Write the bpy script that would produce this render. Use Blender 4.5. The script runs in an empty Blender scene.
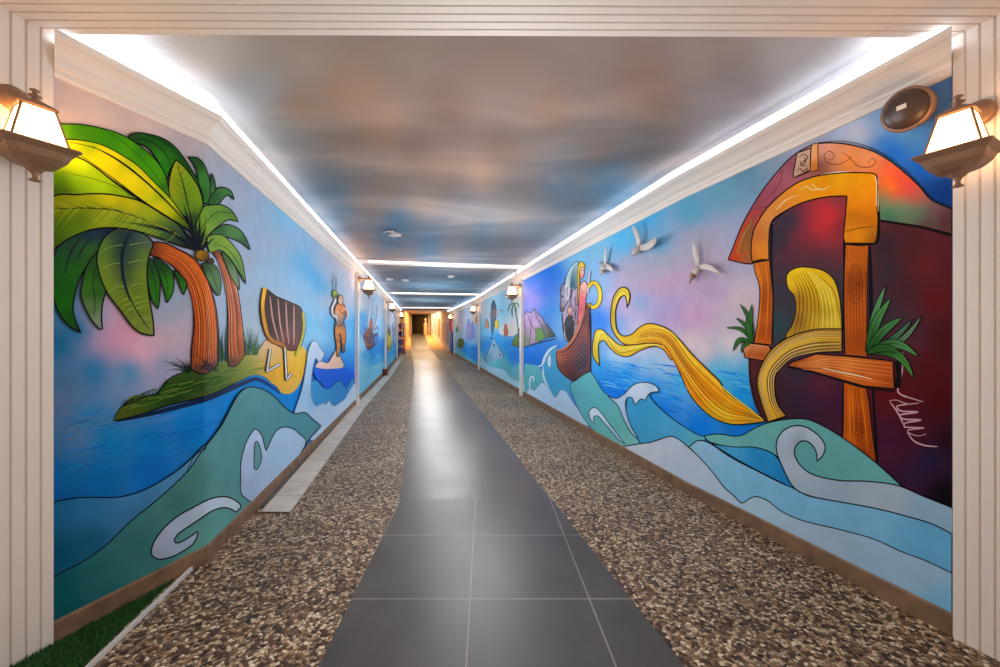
import bpy, bmesh, math, random
import numpy as np
from mathutils import Vector, Matrix
from mathutils.geometry import delaunay_2d_cdt
random.seed(7); RS = np.random.RandomState(3)
sc = bpy.context.scene; COL = sc.collection
F, CX, CY, H = 390.0, 500.0, 333.5, 1.34          # lens in pixels, optical axis, eye height
ZB, ZT, ZC = 0.10, 2.52, 2.74                      # mural bottom / top, ceiling
# ------------------------------------------------------------------ helpers
def lin(c):
    a = np.asarray(c, float) / 255.0
    return np.where(a <= 0.04045, a / 12.92, ((a + 0.055) / 1.055) ** 2.4)
def tag(o, label=None, cat=None, group=None, kind=None):
    if label: o['label'] = label
    if cat: o['category'] = cat
    if group: o['group'] = group
    if kind: o['kind'] = kind
    return o
def link(o, parent=None):
    COL.objects.link(o)
    if parent is not None: o.parent = parent
    return o
def empty(name, loc=(0, 0, 0), label=None, cat=None, group=None, parent=None):
    o = bpy.data.objects.new(name, None); o.location = loc; o.empty_display_size = 0.1
    link(o, parent); return tag(o, label, cat, group)
def make(name, verts, faces, mat, parent=None, smooth=False, cols=None, uvs=None):
    """verts in world space; the object's origin goes to the middle of its base"""
    V = np.asarray(verts, float)
    if parent is not None: org = np.array(parent.matrix_world.translation if False else world_loc(parent))
    else: org = np.array([(V[:, 0].min() + V[:, 0].max()) / 2, (V[:, 1].min() + V[:, 1].max()) / 2, V[:, 2].min()])
    me = bpy.data.meshes.new(name); me.from_pydata((V - org).tolist(), [], [tuple(f) for f in faces]); me.update()
    if smooth: me.polygons.foreach_set('use_smooth', [True] * len(me.polygons))
    if cols is not None:
        a = me.color_attributes.new('Col', 'FLOAT_COLOR', 'POINT')
        c = np.ones((len(V), 4)); c[:, :3] = cols; a.data.foreach_set('color', c.ravel())
    if uvs is not None:
        ul = me.uv_layers.new(name='UVMap'); U = np.asarray(uvs, float)
        li = np.zeros(len(me.loops), int); me.loops.foreach_get('vertex_index', li)
        ul.data.foreach_set('uv', U[li].ravel())
    me.materials.append(mat)
    o = bpy.data.objects.new(name, me); link(o, parent)
    if parent is None: o.location = org
    return o
def world_loc(o):
    p = Vector((0, 0, 0))
    while o is not None: p = p + o.location; o = o.parent
    return p
class MB:
    def __init__(s): s.v = []; s.f = []
    def add(s, vs, fs):
        n = len(s.v); s.v += [tuple(map(float, q)) for q in vs]; s.f += [tuple(i + n for i in f) for f in fs]; return s
    def box(s, c, d, rz=0.0, bev=0.0):
        bm = bmesh.new(); bmesh.ops.create_cube(bm, size=1.0)
        for v in bm.verts: v.co = Vector((v.co.x * d[0], v.co.y * d[1], v.co.z * d[2]))
        if bev: bmesh.ops.bevel(bm, geom=bm.edges[:] , offset=bev, segments=2, affect='EDGES')
        M = Matrix.Translation(c) @ Matrix.Rotation(rz, 4, 'Z'); bm.verts.index_update()
        s.add([M @ v.co for v in bm.verts], [[v.index for v in f.verts] for f in bm.faces]); bm.free(); return s
    def rings(s, R, cap=True, close=True):
        n = len(R[0]); vs = [p for r in R for p in r]; fs = []
        for i in range(len(R) - 1):
            for j in range(n if close else n - 1):
                k = (j + 1) % n; fs.append((i * n + j, i * n + k, (i + 1) * n + k, (i + 1) * n + j))
        if cap: fs += [tuple(range(n))[::-1], tuple((len(R) - 1) * n + j for j in range(n))]
        return s.add(vs, fs)
    def lathe(s, c, prof, n=20, M=None):
        """prof: (radius, height) from bottom to top along local z"""
        M = M or Matrix.Identity(3); c = Vector(c)
        R = [[c + M @ Vector((max(r, 1e-4) * math.cos(2 * math.pi * k / n), max(r, 1e-4) * math.sin(2 * math.pi * k / n), h)) for k in range(n)] for r, h in prof]
        return s.rings(R)
    def tube(s, pts, rad, n=10, ax=None, flat=1.0):
        """swept ellipse; ax = fixed thin axis (thickness = radius*flat along it)"""
        P = [Vector(p) for p in pts]; R = []
        if not hasattr(rad, '__len__'): rad = [rad] * len(P)
        for i, p in enumerate(P):
            t = (P[min(i + 1, len(P) - 1)] - P[max(i - 1, 0)]).normalized()
            up = Vector(ax) if ax is not None else (Vector((0, 0, 1)) if abs(t.z) < .9 else Vector((1, 0, 0)))
            b = t.cross(up).normalized(); w = b.cross(t).normalized()
            R.append([p + b * (rad[i] * math.cos(2 * math.pi * k / n)) + w * (rad[i] * flat * math.sin(2 * math.pi * k / n)) for k in range(n)])
        return s.rings(R)
    def build(s, name, mat, parent=None, smooth=False, **k): return make(name, s.v, s.f, mat, parent, smooth, **k)
# ------------------------------------------------------------------ materials
def mat(name, rgb=(200, 200, 200), rough=.6, metal=0.0, spec=.4, noise=0.0, nscale=30, bump=0.0, emit=None, est=0.0):
    m = bpy.data.materials.new(name); m.use_nodes = True; nt = m.node_tree; b = nt.nodes['Principled BSDF']
    c = tuple(lin(rgb)) + (1,)
    b.inputs['Base Color'].default_value = c; b.inputs['Roughness'].default_value = rough
    b.inputs['Metallic'].default_value = metal; b.inputs['Specular IOR Level'].default_value = spec
    if emit is not None:
        b.inputs['Emission Color'].default_value = tuple(lin(emit)) + (1,); b.inputs['Emission Strength'].default_value = est
    if noise or bump:
        tc = nt.nodes.new('ShaderNodeTexCoord'); nz = nt.nodes.new('ShaderNodeTexNoise'); nz.inputs['Scale'].default_value = nscale; nz.inputs['Detail'].default_value = 4
        nt.links.new(tc.outputs['Object'], nz.inputs['Vector'])
        if noise:
            mx = nt.nodes.new('ShaderNodeMix'); mx.data_type = 'RGBA'
            mx.inputs['A'].default_value = tuple(x * (1 - noise) for x in c[:3]) + (1,); mx.inputs['B'].default_value = tuple(min(1, x * (1 + noise)) for x in c[:3]) + (1,)
            nt.links.new(nz.outputs['Fac'], mx.inputs['Factor']); nt.links.new(mx.outputs['Result'], b.inputs['Base Color'])
        if bump:
            bp = nt.nodes.new('ShaderNodeBump'); bp.inputs['Strength'].default_value = bump; bp.inputs['Distance'].default_value = .01
            nt.links.new(nz.outputs['Fac'], bp.inputs['Height']); nt.links.new(bp.outputs['Normal'], b.inputs['Normal'])
    return m
def paint_mat(name, rough, amount, scale, bump):
    m = bpy.data.materials.new(name); m.use_nodes = True; nt = m.node_tree; b = nt.nodes['Principled BSDF']; N = nt.nodes.new; L = nt.links.new
    at = N('ShaderNodeAttribute'); at.attribute_name = 'Col'
    tc = N('ShaderNodeTexCoord'); nz = N('ShaderNodeTexNoise'); nz.inputs['Scale'].default_value = scale; nz.inputs['Detail'].default_value = 5
    L(tc.outputs['Object'], nz.inputs['Vector'])
    mr = N('ShaderNodeMapRange'); mr.inputs['To Min'].default_value = 1 - amount; mr.inputs['To Max'].default_value = 1 + amount
    mr.inputs['From Min'].default_value = .25; mr.inputs['From Max'].default_value = .75
    L(nz.outputs['Fac'], mr.inputs['Value'])
    mx = N('ShaderNodeVectorMath'); mx.operation = 'SCALE'; L(at.outputs['Color'], mx.inputs[0]); L(mr.outputs['Result'], mx.inputs['Scale'])
    L(mx.outputs['Vector'], b.inputs['Base Color'])
    b.inputs['Roughness'].default_value = rough; b.inputs['Specular IOR Level'].default_value = .07
    n2 = N('ShaderNodeTexNoise'); n2.inputs['Scale'].default_value = 90; L(tc.outputs['Object'], n2.inputs['Vector'])
    bp = N('ShaderNodeBump'); bp.inputs['Strength'].default_value = bump; bp.inputs['Distance'].default_value = .004
    L(n2.outputs['Fac'], bp.inputs['Height']); L(bp.outputs['Normal'], b.inputs['Normal'])
    return m
PAINT = paint_mat('mural_paint', .6, .07, 9, .15)
CEILP = paint_mat('ceiling_paint', .8, .03, 2, .3)
WHITE = mat('white_plaster', (234, 223, 214), .55, noise=.03, nscale=8)
PLAIN = mat('wall_plaster', (205, 200, 196), .8, noise=.04, nscale=12, bump=.1)
STONE = mat('brown_stone', (126, 98, 76), .65, noise=.75, nscale=9, bump=.6)
KERB = mat('grey_kerb', (92, 88, 84), .7, noise=.35, nscale=20)
BRONZE = mat('bronze_metal', (150, 116, 92), .42, metal=.35, noise=.12, nscale=25)
DARKM = mat('dark_brown_plastic', (74, 56, 46), .35, spec=.5, noise=.1, nscale=40)
GULLW = mat('gull_white', (205, 195, 188), .5, noise=.12, nscale=60)
GULLG = mat('gull_grey', (150, 146, 146), .5, noise=.15, nscale=50)
BEAK = mat('beak_red', (170, 70, 45), .4)
BLACK = mat('black', (16, 14, 14), .5)
TERRA = mat('terracotta', (150, 78, 52), .7, noise=.2, nscale=30)
METAL = mat('aluminium_edge', (222, 220, 216), .4, metal=.3)
STICK = mat('white_sticker', (225, 220, 210), .5)
LED = mat('cold_led', (255, 255, 255), .5, emit=(226, 239, 255), est=2.7)
LEDB = mat('beam_led', (255, 255, 255), .5, emit=(255, 236, 214), est=2.2)
BULB = mat('warm_bulb', (255, 230, 190), .5, emit=(255, 205, 140), est=60.0)
PANE = mat('lit_glass', (255, 240, 220), .25, emit=(255, 186, 116), est=9.0)
# ------------------------------------------------------------------ plan of the passage (x right, y away from the eye)
LW = np.array([(-1.941, 1.69), (-1.736, 2.287), (-2.744, 7.38), (-3.876, 13.1), (-5.0, 18.8), (-5.85, 23.0)])
RW = np.array([(2.0177, 1.735), (1.573, 3.279), (0.470, 8.60), (-0.791, 14.7), (-2.45, 21.2), (-3.0, 23.2)])
def px_of(x, d): return CX + F * x / d
class Side:
    def __init__(s, P, sgn):
        s.P = P; s.sgn = sgn; s.u0 = -1.143 if sgn > 0 else 1.158; d = np.diff(P, axis=0); s.L = np.hypot(d[:, 0], d[:, 1]); s.D = d / s.L[:, None]
        s.N = np.stack([s.D[:, 1], -s.D[:, 0]], 1) if sgn > 0 else np.stack([-s.D[:, 1], s.D[:, 0]], 1)   # points into the passage
        s.px = [px_of(*p) for p in P]; s.S = np.concatenate([[0], np.cumsum(s.L)])
    def world(s, px, py, off):
        px = np.asarray(px, float); py = np.asarray(py, float); u = (px - CX) / F
        X = np.zeros_like(px); Y = np.zeros_like(px); NX = np.zeros_like(px); NY = np.zeros_like(px); done = np.zeros(px.shape, bool)
        for i in range(len(s.L)):
            x0, y0 = s.P[i] + s.N[i] * off; dx, dy = s.P[i + 1] - s.P[i]
            den = dx - u * dy; t = (u * y0 - x0) / np.where(abs(den) < 1e-9, 1e-9, den)
            lo = -.2 if i == 0 else -off * .35 / s.L[i] - 1e-6; hi = 1.2 if i == len(s.L) - 1 else 1 + off * .35 / s.L[i] + 1e-6
            m = (~done) & (t >= lo) & (t <= hi)
            X[m] = (x0 + t * dx)[m]; Y[m] = (y0 + t * dy)[m]; NX[m] = s.N[i][0]; NY[m] = s.N[i][1]; done |= m
        Z = np.clip(H + (CY - py) / F * Y, ZB, ZT)
        return np.stack([X, Y, Z], 1)
    def at_d(s, d, e=0.0):
        """point of the wall line at depth d, moved e into the passage"""
        for i in range(len(s.L)):
            if d <= s.P[i + 1][1] or i == len(s.L) - 1:
                t = (d - s.P[i][1]) / (s.P[i + 1][1] - s.P[i][1]); p = s.P[i] + t * (s.P[i + 1] - s.P[i]); return p + s.N[i] * e, i
    def offset(s, e):
        """the whole wall line moved e into the passage, corners mitred"""
        out = []
        for i in range(len(s.P)):
            a = s.N[max(i - 1, 0)]; b = s.N[min(i, len(s.L) - 1)]; m = (a + b); m = m / np.linalg.norm(m); q = s.P[i] + m * e / max(.5, m @ b)
            if i == 0: u = s.u0; q = q + s.D[0] * ((u * q[1] - q[0]) / (s.D[0][0] - u * s.D[0][1]))     # mitre cut against the portal jamb
            out.append(q)
        return np.array(out)
LS, RSD = Side(LW, 1), Side(RW, -1)
def floor_z(d):
    return float(np.interp(d, [0, 14.5, 22, 25.5, 33, 40], [0, 0, .22, .30, 1.33, 1.36]))
# ------------------------------------------------------------------ painting
def spline(pts, closed=True, step=3.0):
    P = [np.array(p[:2], float) for p in pts]; C = [len(p) > 2 for p in pts]; n = len(P); out = []
    for i in range(n if closed else n - 1):
        a, b = P[i], P[(i + 1) % n]
        p0 = P[i - 1] if (closed or i > 0) else a; p3 = P[(i + 2) % n] if (closed or i + 2 < n) else b
        ma = (b - a) * .7 if C[i] else (b - p0) * .5; mb = (b - a) * .7 if C[(i + 1) % n] else (p3 - a) * .5
        L = np.linalg.norm(b - a); ma *= min(1, L * 1.3 / (np.linalg.norm(ma) + 1e-9)); mb *= min(1, L * 1.3 / (np.linalg.norm(mb) + 1e-9))
        k = max(2, int(L / step))
        for t in np.arange(k) / k:
            out.append((2*t**3-3*t*t+1)*a + (t**3-2*t*t+t)*ma + (-2*t**3+3*t*t)*b + (t**3-t*t)*mb)
    if not closed: out.append(P[-1])
    return np.array(out)
def inside(pts, poly):
    x, y = pts[:, 0], pts[:, 1]; r = np.zeros(len(pts), bool); j = len(poly) - 1
    for i in range(len(poly)):
        xi, yi = poly[i]; xj, yj = poly[j]
        c = ((yi > y) != (yj > y)) & (x < (xj - xi) * (y - yi) / (yj - yi + 1e-12) + xi); r ^= c; j = i
    return r
SAT = 1.03
def sat(c):
    c = np.asarray(c) ** 1.15 * 1.2; c = c.copy(); c[..., 1] += .075 * np.maximum(0, c[..., 2] - c[..., 1]); c[..., 2] *= 1.07; c[..., 0] *= 1 - .25 * np.clip((c[..., 2] - c[..., 0]) * 2 - .45, 0, 1)
    g = (c @ np.array([.3, .55, .15]))[..., None]; return np.clip(g + (c - g) * SAT, .003, .92)
def shade(px, py, spec, pw=2.6, soft=9.0):
    if not isinstance(spec, list): return np.tile(sat(lin(spec)), (len(px), 1))
    a = np.array([s[:2] for s in spec], float); c = lin([s[2] for s in spec])
    w = 1.0 / (((px[:, None] - a[:, 0]) ** 2 + (py[:, None] - a[:, 1]) ** 2 + soft) ** (pw / 2))
    return sat((w @ c) / w.sum(1)[:, None])
class Mural:
    """one wall painting; motifs are thin layers of paint on the wall"""
    def __init__(s, side, name, label, i0, i1, d0=None):
        s.side = side; s.k = 0; s.soft = 90.0 if i1 - i0 > 1 else 4.0; s.rng = (i0, i1)
        p = (side.P[i0] + side.P[i1]) / 2; s.root = empty(name, (p[0], p[1], ZB), label, 'mural'); s.d0 = d0
    def off(s, n=1.0): s.k += n; return .0035 + .00003 * s.k
    def background(s, ctrl, nz=70, step=.03, label=None):
        i0, i1 = s.rng; pts = []
        for i in range(i0, i1):
            n = max(2, int(s.side.L[i] / step))
            for t in np.arange(n + (i == i1 - 1)) / n: pts.append((s.side.P[i] + t * (s.side.P[i + 1] - s.side.P[i]), s.side.N[i]))
        zs = np.linspace(ZB, ZT, nz); V = []
        for p, n in pts:
            q = p + n * .003
            for z in zs: V.append((q[0], q[1], z))
        V = np.array(V); px = CX + F * V[:, 0] / V[:, 1]; py = CY - F * (V[:, 2] - H) / V[:, 1]; n = nz
        f = [(a * n + b, (a + 1) * n + b, (a + 1) * n + b + 1, a * n + b + 1) for a in range(len(pts) - 1) for b in range(n - 1)]
        o = make('painted_background', V, f, PAINT, s.root, cols=shade(px, py, ctrl, 3.2, s.soft)); tag(o, label); return o
    def part(s, name, label=None, parent=None): return Motif(s, name, label, parent)
class Motif:
    def __init__(s, m, name, label, parent): s.m = m; s.name = name; s.label = label; s.parent = parent; s.V = []; s.Fc = []; s.C = []; s.n = 0
    def _push(s, pxy, faces, cols, n=1.0):
        W = s.m.side.world(pxy[:, 0], pxy[:, 1], s.m.off(n)); s.V.append(W); s.C.append(cols); s.Fc += [tuple(i + s.n for i in f) for f in faces]; s.n += len(W)
    def fill(s, pts, col, edge=0, ecol=(14, 16, 20), smooth=True, pw=2.6, g=None):
        B = spline(pts, True, 2.2) if smooth else spline([(p[0], p[1], 1) for p in pts], True, 2.2)
        area = abs(np.sum(B[:, 0] * np.roll(B[:, 1], -1) - np.roll(B[:, 0], -1) * B[:, 1])) / 2
        g = g or min(6.0, max(1.3, math.sqrt(area) / 12))
        kinks = [p for p in s.m.side.px[1:-1] if B[:, 0].min() < p < B[:, 0].max()]
        for kx in kinks:
            nb = []
            for i in range(len(B)):
                a, b = B[i], B[(i + 1) % len(B)]; nb.append(a)
                if (a[0] - kx) * (b[0] - kx) < 0: t = (kx - a[0]) / (b[0] - a[0]); nb.append(a + t * (b - a))
            B = np.array(nb)
        x0, y0 = B.min(0); x1, y1 = B.max(0)
        gx, gy = np.meshgrid(np.arange(x0 + g / 2, x1, g), np.arange(y0 + g / 2, y1, g)); G = np.stack([gx.ravel(), gy.ravel()], 1)
        for kx in kinks:
            G = G[abs(G[:, 0] - kx) > 2.2]; yy = np.arange(y0 + .5, y1, 1.5); G = np.vstack([G, np.stack([np.full(len(yy), kx), yy], 1)])
        if len(G):
            G = G[inside(G, B)]
        if len(G):
            d = np.sqrt(((G[:, None] - B[None]) ** 2).sum(2)).min(1); G = G[d > .35 * g]
        P = np.vstack([B, G]); nB = len(B)
        r = delaunay_2d_cdt([Vector(p) for p in P], [(i, (i + 1) % nB) for i in range(nB)], [], 0, 1e-4)
        Q = np.array([tuple(v) for v in r[0]]); T = [tuple(f) for f in r[2] if len(f) == 3]
        if T:
            cen = Q[np.array(T)].mean(1); keep = inside(cen, B); T = [t for t, k in zip(T, keep) if k]
        s._push(Q, T, shade(Q[:, 0], Q[:, 1], col, pw, max(9.0, g * g * 1.4)))
        if edge: s.line([tuple(p) for p in B] + [tuple(B[0])], edge, ecol, raw=True, taper=0)
        return s
    def line(s, pts, w, col=(14, 16, 20), raw=False, taper=1, smooth=True):
        P = np.array([p[:2] for p in pts], float) if raw or not smooth else spline(pts, False, 2.5)
        out = [P[0]]
        for i in range(1, len(P)):
            for kx in s.m.side.px[1:-1]:
                if (P[i-1][0] - kx) * (P[i][0] - kx) < 0: t = (kx - P[i-1][0]) / (P[i][0] - P[i-1][0]); out.append(P[i-1] + t * (P[i] - P[i-1]))
            if np.linalg.norm(P[i] - out[-1]) > 1e-3: out.append(P[i])
        P = np.array(out); n = len(P)
        if n < 2: return s
        T = np.gradient(P, axis=0); T /= (np.linalg.norm(T, axis=1)[:, None] + 1e-9); Nn = np.stack([-T[:, 1], T[:, 0]], 1)
        t = np.linspace(0, 1, n); wd = np.full(n, w / 2.0)
        if taper == 1: wd *= .25 + .75 * np.sin(np.pi * np.clip(t, .02, .98)) ** .6
        elif taper == 2: wd *= (1 - t) * .92 + .08
        Q = np.vstack([P + Nn * wd[:, None], P - Nn * wd[:, None]])
        s._push(Q, [(i, i + 1, n + i + 1, n + i) for i in range(n - 1)], shade(Q[:, 0], Q[:, 1], col), .7); return s
    def lines(s, L, w, col=(14, 16, 20), **k):
        for p in L: s.line(p, w, col, **k)
        return s
    def leaf(s, base, tip, bend, w, col, edge=.6):
        """a tapered painted blade from base to tip, bowed sideways by bend px"""
        a, b = np.array(base, float), np.array(tip, float); d = b - a; n = np.array([-d[1], d[0]]) / (np.linalg.norm(d) + 1e-9)
        t = np.linspace(0, 1, 9); mid = a + t[:, None] * d + (np.sin(t * np.pi) * bend)[:, None] * n; wd = w * np.sin(np.pi * (t * .82 + .16)) ** .8; wd[-1] = .1
        up = [tuple(p) for p in mid + n * wd[:, None] / 2]; dn = [tuple(p) for p in (mid - n * wd[:, None] / 2)[::-1]]
        s.fill(up[:-1] + [tuple(mid[-1]) + (1,)] + dn[1:], col, edge=edge); s.line([tuple(p) for p in mid[:-1]], .5, (30, 50, 30)); return s
    def build(s):
        o = make(s.name, np.vstack(s.V), s.Fc, PAINT, s.parent or s.m.root, cols=np.vstack(s.C))
        if s.parent is not None: pass
        return tag(o, s.label)
def hatch(m, vein, reach, n, col, w=.5, side=(1, -1), lean=.6):
    """fine strokes leaving a vein, as the painter drew leaf ribs"""
    P = spline(vein, False, 2.0)
    for t in np.linspace(.08, .95, n):
        i = int(t * (len(P) - 2)); d = P[i + 1] - P[i]; d /= np.linalg.norm(d) + 1e-9; nn = np.array([-d[1], d[0]])
        for sd in side:
            r = reach * math.sin(math.pi * min(1, t * .8 + .2)); q = P[i] + nn * sd * r + d * r * lean; mid = (P[i] + q) / 2 + d * r * -.08
            m.line([tuple(P[i]), tuple(mid), tuple(q)], w, col, taper=2)
# ------------------------------------------------------------------ the shell of the passage
def struct(o): o['kind'] = 'structure'; return o
def wall(side, name):
    outp = side.offset(-.15); V = []; 
    for p, q in zip(side.P, outp):
        for a in (p, q): V += [(a[0], a[1], -.05 + floor_z(p[1])), (a[0], a[1], ZC + .1)]
    f = []
    for i in range(len(side.P) - 1):
        a = i * 4; b = a + 4
        f += [(a, b, b + 1, a + 1), (a + 2, a + 3, b + 3, b + 2), (a + 1, b + 1, b + 3, a + 3), (a, a + 2, b + 2, b)]
    n = (len(side.P) - 1) * 4; f += [(0, 1, 3, 2), (n, n + 2, n + 3, n + 1)]
    return struct(make(name, V, f, PLAIN))
wall(LS, 'wall_left'); wall(RSD, 'wall_right')
def sweep(side, prof, name, m, smooth=False, i0=0, i1=None, z=None):
    """moulding along the wall line; prof = (distance from the wall, height)"""
    i1 = len(side.P) if i1 is None else i1
    rails = [side.offset(e) for e, h in prof]
    R = [[(rails[k][i][0], rails[k][i][1], prof[k][1] + (floor_z(side.P[i][1]) if z else 0)) for k in range(len(prof))] for i in range(i0, i1)]
    b = MB().rings(R); return b.build(name, m, None, smooth)
def crown_prof(zb, zl, e):
    h = zl - zb
    return [(.0, zb), (.018, zb), (.026, zb + .012), (.026, zb + .03), (.036, zb + .036), (.04, zb + .05),
            (e * .42, zb + h * .5), (e * .58, zb + h * .66), (e * .74, zb + h * .76), (e * .78, zb + h * .78), (e * .86, zb + h * .8), (e * .96, zb + h * .86), (e, zb + h * .9), (e, zl), (e - .02, zl), (e - .02, zl - .02), (.0, zl - .02)]
struct(sweep(LS, crown_prof(2.452, 2.612, .105), 'trim_1', WHITE)); struct(sweep(RSD, crown_prof(2.485, 2.615, .175), 'trim_2', WHITE))
struct(sweep(LS, [(.004, -.02), (.022, -.02), (.022, .088), (.016, .1), (.004, .1)], 'baseboard_left', STONE, z=True))
struct(sweep(RSD, [(.004, -.02), (.022, -.02), (.022, .092), (.016, .1), (.004, .1)], 'baseboard_right', STONE, z=True))
# ceiling with the painted evening sky; LED glow coloured into its pale near corners
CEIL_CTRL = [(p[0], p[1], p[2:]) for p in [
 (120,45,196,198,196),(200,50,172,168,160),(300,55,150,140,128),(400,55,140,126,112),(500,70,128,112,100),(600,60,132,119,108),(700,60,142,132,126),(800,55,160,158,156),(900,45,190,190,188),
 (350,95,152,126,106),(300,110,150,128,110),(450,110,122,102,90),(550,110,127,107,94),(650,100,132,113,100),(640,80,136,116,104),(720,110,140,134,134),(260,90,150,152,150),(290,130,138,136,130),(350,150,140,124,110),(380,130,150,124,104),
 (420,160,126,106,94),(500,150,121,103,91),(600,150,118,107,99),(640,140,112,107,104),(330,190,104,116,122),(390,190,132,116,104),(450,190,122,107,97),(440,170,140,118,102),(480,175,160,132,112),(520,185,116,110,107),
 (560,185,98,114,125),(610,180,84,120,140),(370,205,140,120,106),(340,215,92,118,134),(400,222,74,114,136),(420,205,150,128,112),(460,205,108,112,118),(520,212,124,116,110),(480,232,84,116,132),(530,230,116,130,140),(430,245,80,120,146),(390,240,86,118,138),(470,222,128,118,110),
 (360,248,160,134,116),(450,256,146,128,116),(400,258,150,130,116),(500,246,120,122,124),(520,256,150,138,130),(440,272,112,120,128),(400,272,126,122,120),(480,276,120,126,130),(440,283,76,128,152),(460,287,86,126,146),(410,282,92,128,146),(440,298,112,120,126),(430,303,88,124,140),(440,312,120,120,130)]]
V = []; ds = np.concatenate([np.linspace(1.2, 4, 60), np.linspace(4.1, 9, 60), np.linspace(9.2, 23.2, 60)]); NXC = 60
for d in ds:
    a, b = LS.at_d(d)[0], RSD.at_d(d)[0]
    a = np.array([a[0], d]) if d > LW[0][1] else np.array([-2.1, d]); b = np.array([b[0], d]) if d > RW[0][1] else np.array([2.2, d])
    for t in np.linspace(-.03, 1.03, NXC): V.append((a[0] + t * (b[0] - a[0]), d, ZC))
V = np.array(V); n = NXC; f = [(i * n + j, i * n + j + 1, (i + 1) * n + j + 1, (i + 1) * n + j) for i in range(len(ds) - 1) for j in range(n - 1)]
from mathutils import noise as mnoise
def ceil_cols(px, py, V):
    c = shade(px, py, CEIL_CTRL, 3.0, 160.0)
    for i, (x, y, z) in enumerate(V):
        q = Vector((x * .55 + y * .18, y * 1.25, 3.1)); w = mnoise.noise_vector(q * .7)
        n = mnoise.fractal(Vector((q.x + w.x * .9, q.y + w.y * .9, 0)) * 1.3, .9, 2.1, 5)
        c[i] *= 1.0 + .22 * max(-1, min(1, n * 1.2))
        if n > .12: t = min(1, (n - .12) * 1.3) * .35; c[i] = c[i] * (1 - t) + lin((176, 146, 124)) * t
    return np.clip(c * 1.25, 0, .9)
pxc = CX + F * V[:, 0] / V[:, 1]; pyc = CY - F * (V[:, 2] - H) / V[:, 1]
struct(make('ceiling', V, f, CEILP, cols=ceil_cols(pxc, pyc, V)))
# fluted portal in front of the passage (jambs and soffit in one mitred sweep)
def portal():
    prof = [(0.0, 0.0)]; t = 0
    for k in range(14):
        prof += [(t, .012), (t + .002, .016), (t + .033, .016), (t + .035, .013), (t + .037, .004), (t + .039, .013)]; t += .04
    prof += [(t, .016), (t, -.2)]; prof = [(0, -.2)] + prof[1:]
    R = []
    for t, p in prof:
        xl = -1.936 - .335 * t + p; xr = 2.012 + .335 * t - p
        R.append([(xl, 1.68 - t, -.03), (xl, 1.68 - t, 2.643 - p), (xr, 1.722 - t, 2.661 - p), (xr, 1.722 - t, -.03)])
    return MB().rings(R, cap=False, close=False)
struct(portal().build('trim_3', WHITE))
# wall posts, cross beams and LED coves
ml, mr = (7.38, 13.1, 18.8), (8.45, 14.5, 21.2); ntrim = 4
for dl, dr in zip(ml, mr):
    for side, d, e in ((LS, dl, .05), (RSD, dr, .06)):
        p, i = side.at_d(d, .0); a = math.atan2(side.D[i][1], side.D[i][0]); zf = floor_z(d)
        q = p + side.N[i] * .03; b = MB(); b.box((q[0], q[1], (zf + 2.5) / 2), (.11, .075, 2.5 - zf), a, .008)
        b.box((q[0], q[1], 2.44), (.15, .105, .05), a, .008); b.box((q[0], q[1], zf + .05), (.13, .09, .12), a, .008)
        struct(b.build('trim_%d' % ntrim, WHITE)); ntrim += 1
    bl, br = {7.38: (7.4, 8.1), 13.1: (13.15, 13.75), 18.8: (20.6, 20.9)}[dl]; A, B = LS.at_d(bl)[0], RSD.at_d(br)[0]; c = (A + B) / 2; L = np.linalg.norm(B - A); ang = math.atan2(*(B - A)[::-1]); b = MB()
    b.box((c[0], c[1], ZC - .035), (L, .12, .07), ang, .01); b.box((c[0], c[1], ZC - .012), (L, .2, .024), ang, .008)
    struct(b.build('trim_%d' % ntrim, WHITE)); ntrim += 1
    nrm = np.array([(B - A)[1], -(B - A)[0]]) / L
    b = MB(); q = c + nrm * .085; b.box((q[0], q[1], ZC - .03), (L - .5, .02, .012), ang)
    tag(b.build('led_strip', LEDB), 'white light strip along the %s ceiling cross beam' % {7.38: 'nearest', 13.1: 'middle', 18.8: 'farthest'}[dl], 'light strip', 'light strips on the cross beams')
names = ['nearest bay', 'second bay past the nearest posts', 'third bay past the middle posts', 'last bay past the farthest posts']
for side, sn, idx in ((LS, 'left', [(0, 1, 2), (2, 3), (3, 4), (4, 5)]), (RSD, 'right', [(0, 1, 2), (2, 3), (3, 4), (4, 5)])):
    e = .055 if sn == 'left' else .12; r0, r1 = side.offset(e), side.offset(e + .015)
    for k, ii in enumerate(idx):
        R = []
        for q, i in enumerate(ii):
            j = -1 if q == len(ii) - 1 else 1; t = side.D[i] if q == 0 else side.D[max(i - 1, 0)] * -1
            g = (0.12 if q in (0, len(ii) - 1) and i else 0.02 if not i else 0) * t
            a, b = r0[i] + g, r1[i] + g; R.append([(a[0], a[1], 2.6), (b[0], b[1], 2.6), (b[0], b[1], 2.692), (a[0], a[1], 2.692)])
        tag(MB().rings(R).build('led_strip', LED), 'cold white light strip in the %s ceiling cove, %s' % (sn, names[k]), 'light strip', 'light strips in the %s cove' % sn)
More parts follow.
